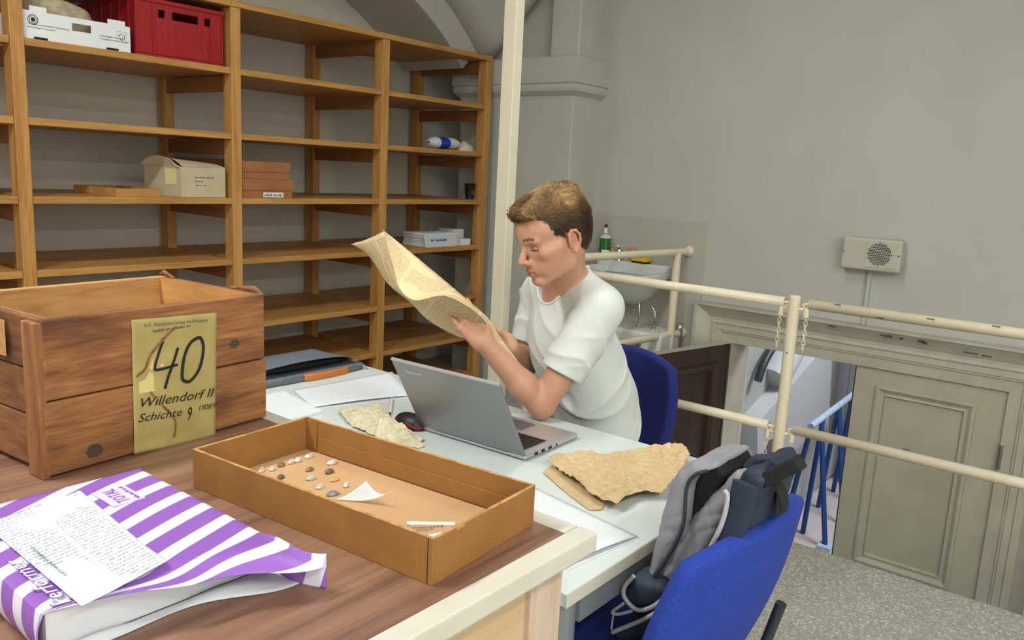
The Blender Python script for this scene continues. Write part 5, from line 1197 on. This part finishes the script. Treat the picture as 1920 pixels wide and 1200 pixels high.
for g in (-1, 1):                                                             # ears
    e = lambda f, u, l=.0: H(-.018+f, g*(.073+l), -.014+u)
    ef = (nrm(HF*.95+HL*g*.25-HU*.12), nrm(HL*g*.97-HF*.28), nrm(HU+HF*.10)); ef = (ef[0], ef[1], ef[2])
    S.ell(e(0, 0, .002), np.array((.0175, .0075, .029))*HS, ef, .006)
    S.ell(e(.004, -.004, .012), np.array((.0085, .0075, .0125))*HS, ef, .004, 'sub'); S.ell(e(-.001, .012, .012), np.array((.008, .005, .009))*HS, ef, .004, 'sub')
    S.path([e(.010, .006, .006), e(.013, .020, .006), e(.004, .030, .008), e(-.009, .027, .010), e(-.0165, .014, .011), e(-.0165, -.002, .010), e(-.010, -.018, .007), e(.000, -.028, .004), e(.007, -.024, .003)], [.0032, .0034, .0036, .0038, .0038, .0036, .0036, .0055, .0048], .003)
    S.cap(e(.013, -.006, .004), e(.012, -.013, .004), .004, .0035, .004)
# ---- arms
UEL = EL*.5+SL*.5
S.cap(SL, SL*.55+EL*.45+TL_*.004, .052, .047, .03); S.cap(SL*.55+EL*.45, EL+[0, 0, .004], .046, .037, .02)
S.cap(EL, EL*.68+WL*.32, .036, .0385, .015); S.cap(EL*.68+WL*.32, WL, .038, .0265, .02)
S.cap(SR, ER, .050, .038, .03); S.cap(ER, ER*.65+WR*.35, .037, .037, .015); S.cap(ER*.65+WR*.35, WR, .036, .026, .02)
# ---- hands: palm, four fingers, thumb
def hand(W, Kn, nb, out, curl, th1, rr=.0085, spread=.0185):
    """W wrist, Kn middle knuckle, nb back-of-hand normal, out = axis towards the thumb"""
    d = nrm(Kn-W); out = nrm(out-d*(out@d)); nb = nrm(np.cross(out, d)) if np.cross(out, d)@nb > 0 else -nrm(np.cross(out, d)); Lk = np.linalg.norm(Kn-W)
    kn = []
    for i, o_ in enumerate((1.5, .5, -.5, -1.5)):
        k_ = W+d*Lk*(1-.045*abs(o_-.5))+out*spread*o_; kn.append(k_)
        S.cap(W+out*.011*o_+d*.004, k_, .0155, .0115, .010)
        S.ell(k_+nb*.002, (.011, .0105, .010), None, .006)
    for i, (o_, L) in enumerate(zip((1.5, .5, -.5, -1.5), (.070, .078, .072, .056))):
        p = kn[i]; dd = d.copy(); r = rr*(1 if i < 3 else .88)
        for s_, fr_ in enumerate((.45, .30, .25)):
            a_ = curl[s_]; dd = nrm(dd*math.cos(a_)-nb*math.sin(a_)); q_ = p+dd*L*fr_+out*(.0012*o_)
            S.cap(p, q_, r*(1-.07*s_), r*(1-.07*(s_+1)), .0035 if s_ == 0 else .002); p = q_
    b = W+out*.016+d*.022; S.cap(W+out*.010, b+out*.010, .016, .015, .012)
    S.path([b+out*.008]+[np.asarray(t) for t in th1], [.0135, .0112, .0098, .0085], .006)
    return d, out, nb
KL = PX(876, 600, 1.625); dK = nrm(KL-WL)
camd = nrm(CP-WL); outL = np.cross(camd, dK); outL = outL if outL[2] > 0 else -outL
bL = WL+outL*.016+dK*.03
hand(WL, KL, camd, outL, (.45, .65, .5), [bL+dK*.026+outL*.004-camd*.004, bL+dK*.048-outL*.004-camd*.008, bL+dK*.062-outL*.012-camd*.012])
KR = PX(931, 640, 1.840); dR = nrm(KR-WR); cR = nrm(CP-WR); oR = np.cross(cR, dR); oR = oR if oR[2] > 0 else -oR
bR = WR+oR*.022+dR*.028
hand(WR, KR, -cR, oR, (.25, .35, .3), [bR+dR*.028+oR*.008+cR*.010, bR+dR*.050+oR*.004+cR*.016, bR+dR*.066+cR*.018])
BODY = S
def gauss(V, p, s_): return np.exp(-((V-p)**2).sum(1)/(2*s_*s_))[:, None]
def skin(V):
    base = np.array(C(198, 148, 120)[:3]); c = np.repeat(base[None], len(V), 0)
    n1 = (.5+.5*np.sin(V[:, 0]*70+np.sin(V[:, 1]*55)*2)*np.sin(V[:, 2]*63+V[:, 1]*30))[:, None]
    c = c*(.97+.05*n1); red = np.array(C(190, 116, 94)[:3])
    for p, s_, a_ in ((H(.075, .045, -.04), .018, .30), (H(.108, 0, -.042), .012, .35), (H(-.02, .078, -.01), .02, .35), (EL, .035, .45), (KL, .03, .40), (H(.075, 0, -.105), .012, .15)): c = c+(red-c)*gauss(V, p, s_)*a_
    L = (V-HC)/HS; f, l, u = L@HF, L@HL, L@HU
    lip = ((np.abs(u+.0768) < .0092-.20*np.abs(l)**1.3) & (f > .078) & (np.abs(l) < .023))[:, None]; c = np.where(lip, np.array(C(176, 112, 100)[:3]), c)
    for g in (-1, 1):
        bx = l*g; bw_ = (bx > .012) & (bx < .050) & (np.abs(u-(.0165+.004*np.sin((bx-.012)/.038*2.6))) < .0042-.03*np.maximum(0, bx-.036)) & (f > .05)
        c = np.where(bw_[:, None], np.array(C(120, 82, 58)[:3]), c)
        ls = (bx > .018) & (bx < .047) & (np.abs(u-(-.0125-.05*(bx-.032)**2*20)) < .0019) & (f > .06); c = np.where(ls[:, None], np.array(C(74, 46, 36)[:3]), c)
        ld2 = (bx > .017) & (bx < .049) & (u > -.0115) & (u < .006) & (f > .06); c = np.where(ld2[:, None], c*.90+.0, c)
    return c
MT['skin'] = vcol('skin', .5, .12, .05, 260)
bod = sdf_obj('body', S, 'skin', pe, skin, 1)

# ---- T-shirt
S = SDF((1.60, .96, .52), (2.32, 1.74, 1.20), .0032)
S.ell(HIP+[0, 0, .06], (.125, .165, .12), (TF, TL_, UP), .03)
S.ell(HIP+[0, 0, .17]+TF*.012, (.125, .160, .14), (TF, TL_, UP), .05)
S.ell(HIP*.5+SM*.5+[0, 0, .03], (.115, .158, .16), (TF, TL_, UP), .05)
S.ell(SM-[0, 0, .105]-TF*.004, (.108, .168, .145), (TF, TL_, UP), .05)
S.cap(SL-TL_*.02, SR+TL_*.02, .060, .060, .05)
S.cap(NB+UP*.022, SL+UP*.014, .052, .052, .05); S.cap(NB+UP*.022, SR+UP*.014, .052, .052, .05)
def folds(V3):
    x, y, z = V3; f = (x-SM[0])*TF[0]+(y-SM[1])*TF[1]; l = (x-SM[0])*TL_[0]+(y-SM[1])*TL_[1]; u = z-SM[2]
    rg = lambda ph, pw=2.2: (1-np.abs(np.sin(ph)))**pw
    a = -.011*rg(17*u+8*l+2.0*np.sin(7*l+6*f)+.4*np.sin(21*l))*np.exp(-((u+.37)/.10)**2)
    a = a-.0075*rg(13*l+11*u+1.6*np.sin(8*u+5*f))*np.exp(-((u+.12)/.15)**2)*(.4+.6*np.clip(l*8+.6, 0, 1))
    a = a-.0062*rg(20*(f*.7+u*.7)+1.5*np.sin(12*l), 3)*np.exp(-((u+.22)/.16)**2)
    a = a-.0035*rg(26*(l*.8-f*.6)+1.2*np.sin(14*u), 3)*np.exp(-((u-.02)/.05)**2)
    return a
sl, g3 = S.sub(S.lo, S.lo+S.n*S.h); S.D = S.D+folds(g3).astype(np.float32)
# sleeves (cut square at the hem, hollow), then neck opening and bottom hem
SS = SDF(S.lo, S.lo+.01, S.h); SS.n = S.n; SS.D = np.full(S.n, 9.0, np.float32)
hemL = SL+(EL-SL)*.66; hemR = SR+(ER-SR)*.66
aL = nrm(EL-SL); aR = nrm(ER-SR)
SS.cap(SL+UP*.004, SL+aL*.26, .066, .061, .03); SS.cap(SR+UP*.004, SR+aR*.26, .064, .058, .03)
x, y, z = SS.sub(SS.lo, SS.lo+SS.n*SS.h)[1]
tt = (x-SL[0])*aL[0]+(y-SL[1])*aL[1]+(z-SL[2])*aL[2]
cx = (x-SL[0])*TL_[0]+(y-SL[1])*TL_[1]; cf_ = (x-SL[0])*TF[0]+(y-SL[1])*TF[1]
SS.D = SS.D-((.0095*(1-np.abs(np.sin(tt*26+cx*14+cf_*16+1.1*np.sin(cf_*24+cx*9))))**2.4+.0035*(1-np.abs(np.sin(tt*44-cf_*20+1.0*np.sin(cx*30))))**3)*np.clip((tt-.02)/.06, 0, 1)*np.clip((.19-tt)/.03, .25, 1)).astype(np.float32)
SS.half(hemL, aL+TL_*.10, .004, hemL-.12, hemL+.12); SS.half(hemR, aR, .004, hemR-.12, hemR+.12)
SS.D = np.where(((x-SL[0])*TL_[0]+(y-SL[1])*TL_[1]+0*z) > -.09, SS.D, SS.D)
SS.cap(hemL-aL*.03, hemL+aL*.05, .0535, .052, .002, 'sub'); SS.cap(hemR-aR*.03, hemR+aR*.05, .050, .049, .002, 'sub')
h_ = np.clip(.5+.5*(SS.D-S.D)/.012, 0, 1); S.D = SS.D*(1-h_)+S.D*h_-.012*h_*(1-h_)
neckc = NB+TF*.035+UP*.020
D0 = S.D.copy(); S.ell(NB+TF*.050+UP*.030, (.118, .088, .080), (nrm(TF-UP*.55), TL_, nrm(UP+TF*.55)), .004, 'sub')
S.half(np.array([0, 0, .555]), -UP, .004)
MT['shirt'] = plain('white_cotton', C(214, 218, 215), .9, bump=.12, bscale=420)
shirt = sdf_obj('t_shirt', S, 'shirt', pe, None, 1)
# collar rib and sleeve seams
q = MB(); ring_ = []
cN = NB+TF*.050+UP*.030; fa = nrm(TF-UP*.55); ua = nrm(UP+TF*.55)
V_, F_ = np.array([v.co[:] for v in shirt.data.vertices])+np.array(WM[pe].translation), None
for t in np.linspace(0, 2*math.pi, 72)[:-1]:
    # find where the neck cut meets the outer shirt surface: march down the ellipsoid
    best = None
    for el in np.linspace(.9, -1.3, 130):
        p = cN+fa*.1185*math.cos(t)*math.cos(el)+TL_*.0885*math.sin(t)*math.cos(el)+ua*.0805*math.sin(el)
        i = np.round((p-S.lo)/S.h).astype(int)
        if (i >= 0).all() and (i < S.n).all() and D0[tuple(i)] < .0: best = p; break
    if best is not None: ring_.append(best)
if len(ring_) > 20:
    R_ = np.array(ring_); 
    for _ in range(3): R_ = (np.roll(R_, 1, 0)+R_*2+np.roll(R_, -1, 0))/4
    q.tube(list(R_), .0048, 8, closed=True); q.build('collar', 'shirt', shirt, smooth=True)
# ---- trousers and shoes
S = SDF((1.35, 1.02, 0.0), (2.30, 1.72, .66), .009)
S.ell(HIP+[0, 0, -.02], (.13, .165, .10), (TF, TL_, UP), .03)
for sg, kn, ft in ((1, (1.70, 1.20, .50), (1.66, 1.20, .07)), (-1, (1.74, 1.50, .50), (1.80, 1.52, .07))):
    hp = HIP+TL_*sg*.085-[0, 0, .035]; S.cap(hp, kn, .085, .062, .03); S.cap(kn, ft, .058, .045, .02)
MT['trousers'].use_nodes = True
tro = sdf_obj('trousers', S, 'trousers', pe, None, 1)
for ft in ((1.66, 1.20), (1.80, 1.52)):
    q = MB()
    def shoe(u, v, ft=ft):
        a_ = 2*math.pi*u; b_ = v*math.pi; return (ft[0]-.06+.14*math.cos(b_), ft[1]+.047*math.sin(b_)*math.cos(a_), .046+.045*math.sin(b_)*math.sin(a_)*(1+.4*math.cos(b_)*-.6))
    q.grid(shoe, 20, 16); q.build('shoe', 'shoe', pe, smooth=True)

# ---- hair: cap plus locks
S = SDF(HC-.17, HC+.19, .003)
S.ell(H(-.016, 0, .044), np.array((.101, .080, .083))*HS, HFR, .01)
S.ell(H(-.045, 0, .010), np.array((.068, .077, .085))*HS, HFR, .02)
S.ell(H(.032, 0, .082), np.array((.060, .060, .036))*HS, HFR, .02); S.ell(H(-.035, 0, .090), np.array((.062, .062, .040))*HS, HFR, .02); S.ell(H(.076, .0, .083), np.array((.024, .046, .016))*HS, HFR, .012)
# hairline: forehead, temple, around the ear, nape
x, y, z = S.sub(S.lo, S.lo+S.n*S.h)[1]
lf_ = ((x-HC[0])*HF[0]+(y-HC[1])*HF[1]+(z-HC[2])*HF[2])/HS; ll_ = np.abs((x-HC[0])*HL[0]+(y-HC[1])*HL[1]+(z-HC[2])*HL[2])/HS; lu_ = ((x-HC[0])*HU[0]+(y-HC[1])*HU[1]+(z-HC[2])*HU[2])/HS
front = np.where(ll_ < .052, .066, .066-(ll_-.052)*1.2)+0*lf_+0*lu_                     # height of hairline at the forehead
line = np.where(lf_ > .045, front, np.where(lf_ > .018, front-(.045-lf_)*2.0, np.where(lf_ > .002, -.022, np.where(lf_ > -.040, .016+.10*np.abs(lf_+.018), -.060+.0*lf_))))
S.D = np.maximum(S.D, ((line-lu_)*HS*.7).astype(np.float32))
S.D = S.D+(.0010*np.sin(lf_*150+ll_*60+4*np.sin(lu_*60))*np.sin(ll_*170+lf_*40)).astype(np.float32)*(lu_ > .03)
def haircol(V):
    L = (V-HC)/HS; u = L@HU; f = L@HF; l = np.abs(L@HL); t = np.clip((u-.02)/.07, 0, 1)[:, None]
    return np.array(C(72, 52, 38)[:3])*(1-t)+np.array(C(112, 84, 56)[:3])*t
MT['hairbase'] = vcol('hair_base', .6, 0, .5, 160)
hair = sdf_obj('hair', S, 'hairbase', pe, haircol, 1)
rng = np.random.RandomState(3); HV, HFc = [], []; HCOL = []
def strand(p0, dirs, L, r, col):
    n = len(dirs); p = p0.copy(); b = len(HV)*0
    base = len(HV); prev = None
    for i in range(n+1):
        d = dirs[min(i, n-1)]; a_ = nrm(np.cross(d, [.31, .52, .79])); c_ = np.cross(d, a_); rr_ = r*(1-.75*(i/n)**2)
        for k in range(3): w_ = 2*math.pi*k/3; HV.append(p+a_*rr_*math.cos(w_)+c_*rr_*math.sin(w_)); HCOL.append(col)
        if i: 
            for k in range(3): HFc.append((base+(i-1)*3+k, base+(i-1)*3+(k+1) % 3, base+i*3+(k+1) % 3, base+i*3+k))
        p = p+d*L/n
hv = np.array([v.co[:] for v in hair.data.vertices])+np.array(WM[pe].translation); hn = np.array([v.normal[:] for v in hair.data.vertices])
Lc = (hv-HC)/HS; hff, hll, huu = Lc@HF, Lc@HL, Lc@HU
rad = nrm(HF)
clump = rng.rand(400, 3)
ids = rng.choice(len(hv), 17000)
for i in ids:
    f, l, u = hff[i], hll[i], huu[i]; n = hn[i]
    out_ = (hv[i]-H(-.015, 0, .03)); 
    if nrm(out_)@n < .25: continue
    top = np.clip((u-.045)/.045, 0, 1)
    cl = np.sin(f*75+l*50)*.5+np.sin(l*95-f*30+1.3)*.5                          # clumps share a bend
    fr_ = np.clip((f-.035)/.04, 0, 1); tb_ = np.clip((u-.035)/.05+.15*cl, 0, 1)
    flow = ((-HF*.8+HL*(.55*cl-.15)+HU*.05)*(1-fr_)+(HU*.45+HL*(.75+.3*cl)+HF*.30)*fr_)*tb_+(-HU*.8-HF*.5)*(1-tb_)
    flow = flow-n*(flow@n); flow = nrm(flow+1e-6); L = (.015+.018*top)*(.8+.4*rng.rand()); lift = .40*top+.42*(1-top)
    ds = []
    for s_ in range(5):
        t = s_/4; ds.append(nrm(flow+n*(lift*(1-(1.25+.85*top)*t))+np.cross(n, flow)*.75*top*math.sin(cl*3+4.2*t)+rng.randn(3)*.05))
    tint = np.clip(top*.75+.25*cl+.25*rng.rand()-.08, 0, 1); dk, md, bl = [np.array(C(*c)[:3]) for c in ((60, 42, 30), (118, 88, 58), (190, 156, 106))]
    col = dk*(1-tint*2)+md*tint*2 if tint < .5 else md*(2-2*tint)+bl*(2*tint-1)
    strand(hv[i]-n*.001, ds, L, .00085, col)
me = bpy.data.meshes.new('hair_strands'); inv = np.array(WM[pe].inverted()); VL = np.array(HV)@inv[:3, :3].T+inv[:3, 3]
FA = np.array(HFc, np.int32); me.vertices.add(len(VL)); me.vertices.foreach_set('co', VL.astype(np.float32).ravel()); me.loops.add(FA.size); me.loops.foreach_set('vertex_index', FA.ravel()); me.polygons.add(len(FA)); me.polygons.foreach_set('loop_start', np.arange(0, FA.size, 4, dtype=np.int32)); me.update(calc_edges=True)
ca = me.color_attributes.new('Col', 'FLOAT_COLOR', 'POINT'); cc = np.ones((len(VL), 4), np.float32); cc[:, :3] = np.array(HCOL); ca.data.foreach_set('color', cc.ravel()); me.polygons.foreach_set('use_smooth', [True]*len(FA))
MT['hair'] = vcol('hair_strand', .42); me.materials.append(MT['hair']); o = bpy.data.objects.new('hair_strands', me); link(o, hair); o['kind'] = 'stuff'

# ------------------------------------------------------------------ the newspaper held in both hands
RA = [  # far upper edge, near edge, lower edge : (px, py, X)
    ((718, 432, 1.66), (719.5, 435, 1.640), (658, 458, 1.70)),
    ((748, 455, 1.68), (735, 490, 1.610), (690, 479, 1.71)),
    ((790, 490, 1.70), (749, 540, 1.590), (728, 533, 1.71)),
    ((830, 523, 1.72), (778, 563, 1.570), (768, 566, 1.70)),
    ((862, 550, 1.74), (832, 555, 1.555), (802, 600, 1.70)),
    ((892, 576, 1.76), (880, 577, 1.560), (850, 628, 1.71)),
    ((916, 598, 1.775), (910, 604, 1.640), (884, 640, 1.735)),
    ((938, 632, 1.79), (922, 636, 1.735), (905, 668, 1.755)),
    ((962, 665, 1.80), (948, 668, 1.77), (935, 690, 1.785)),
    ((986, 698, 1.81), (978, 696, 1.80), (970, 706, 1.805))]
Uc, Lc_, Mc = [smooth_path([PX(*r[k][:2], r[k][2]) for r in RA], 6) for k in range(3)]
nu = len(Uc)-1
def held(u, v):
    i = int(round(u*nu)); a_, b_, c_ = Uc[i], Lc_[i], Mc[i]
    if v < .5:
        t = v*2; p = a_*(1-t)+b_*t; bul = math.sin(math.pi*t)*.008
    else:
        t = v*2-1; p = b_*(1-t)+c_*t; bul = math.sin(math.pi*t)*-.006
    w_ = .0018*cr(u, v*.35, 26, 2)+.0012*cr(u, v*.4, 60, 7)
    return tuple(p+np.array([-.6, -.3, .6])*(bul+w_))
npz = thing('newspaper', 'yellowed old newspaper sheet held up in both hands', 'newspaper', tuple(PX(880, 610, 1.68)))
q = MB(); q.grid(held, nu, 24, (.55, .55)); q.build('sheet', 'news', npz, smooth=True, uv=True, solid=.0005)
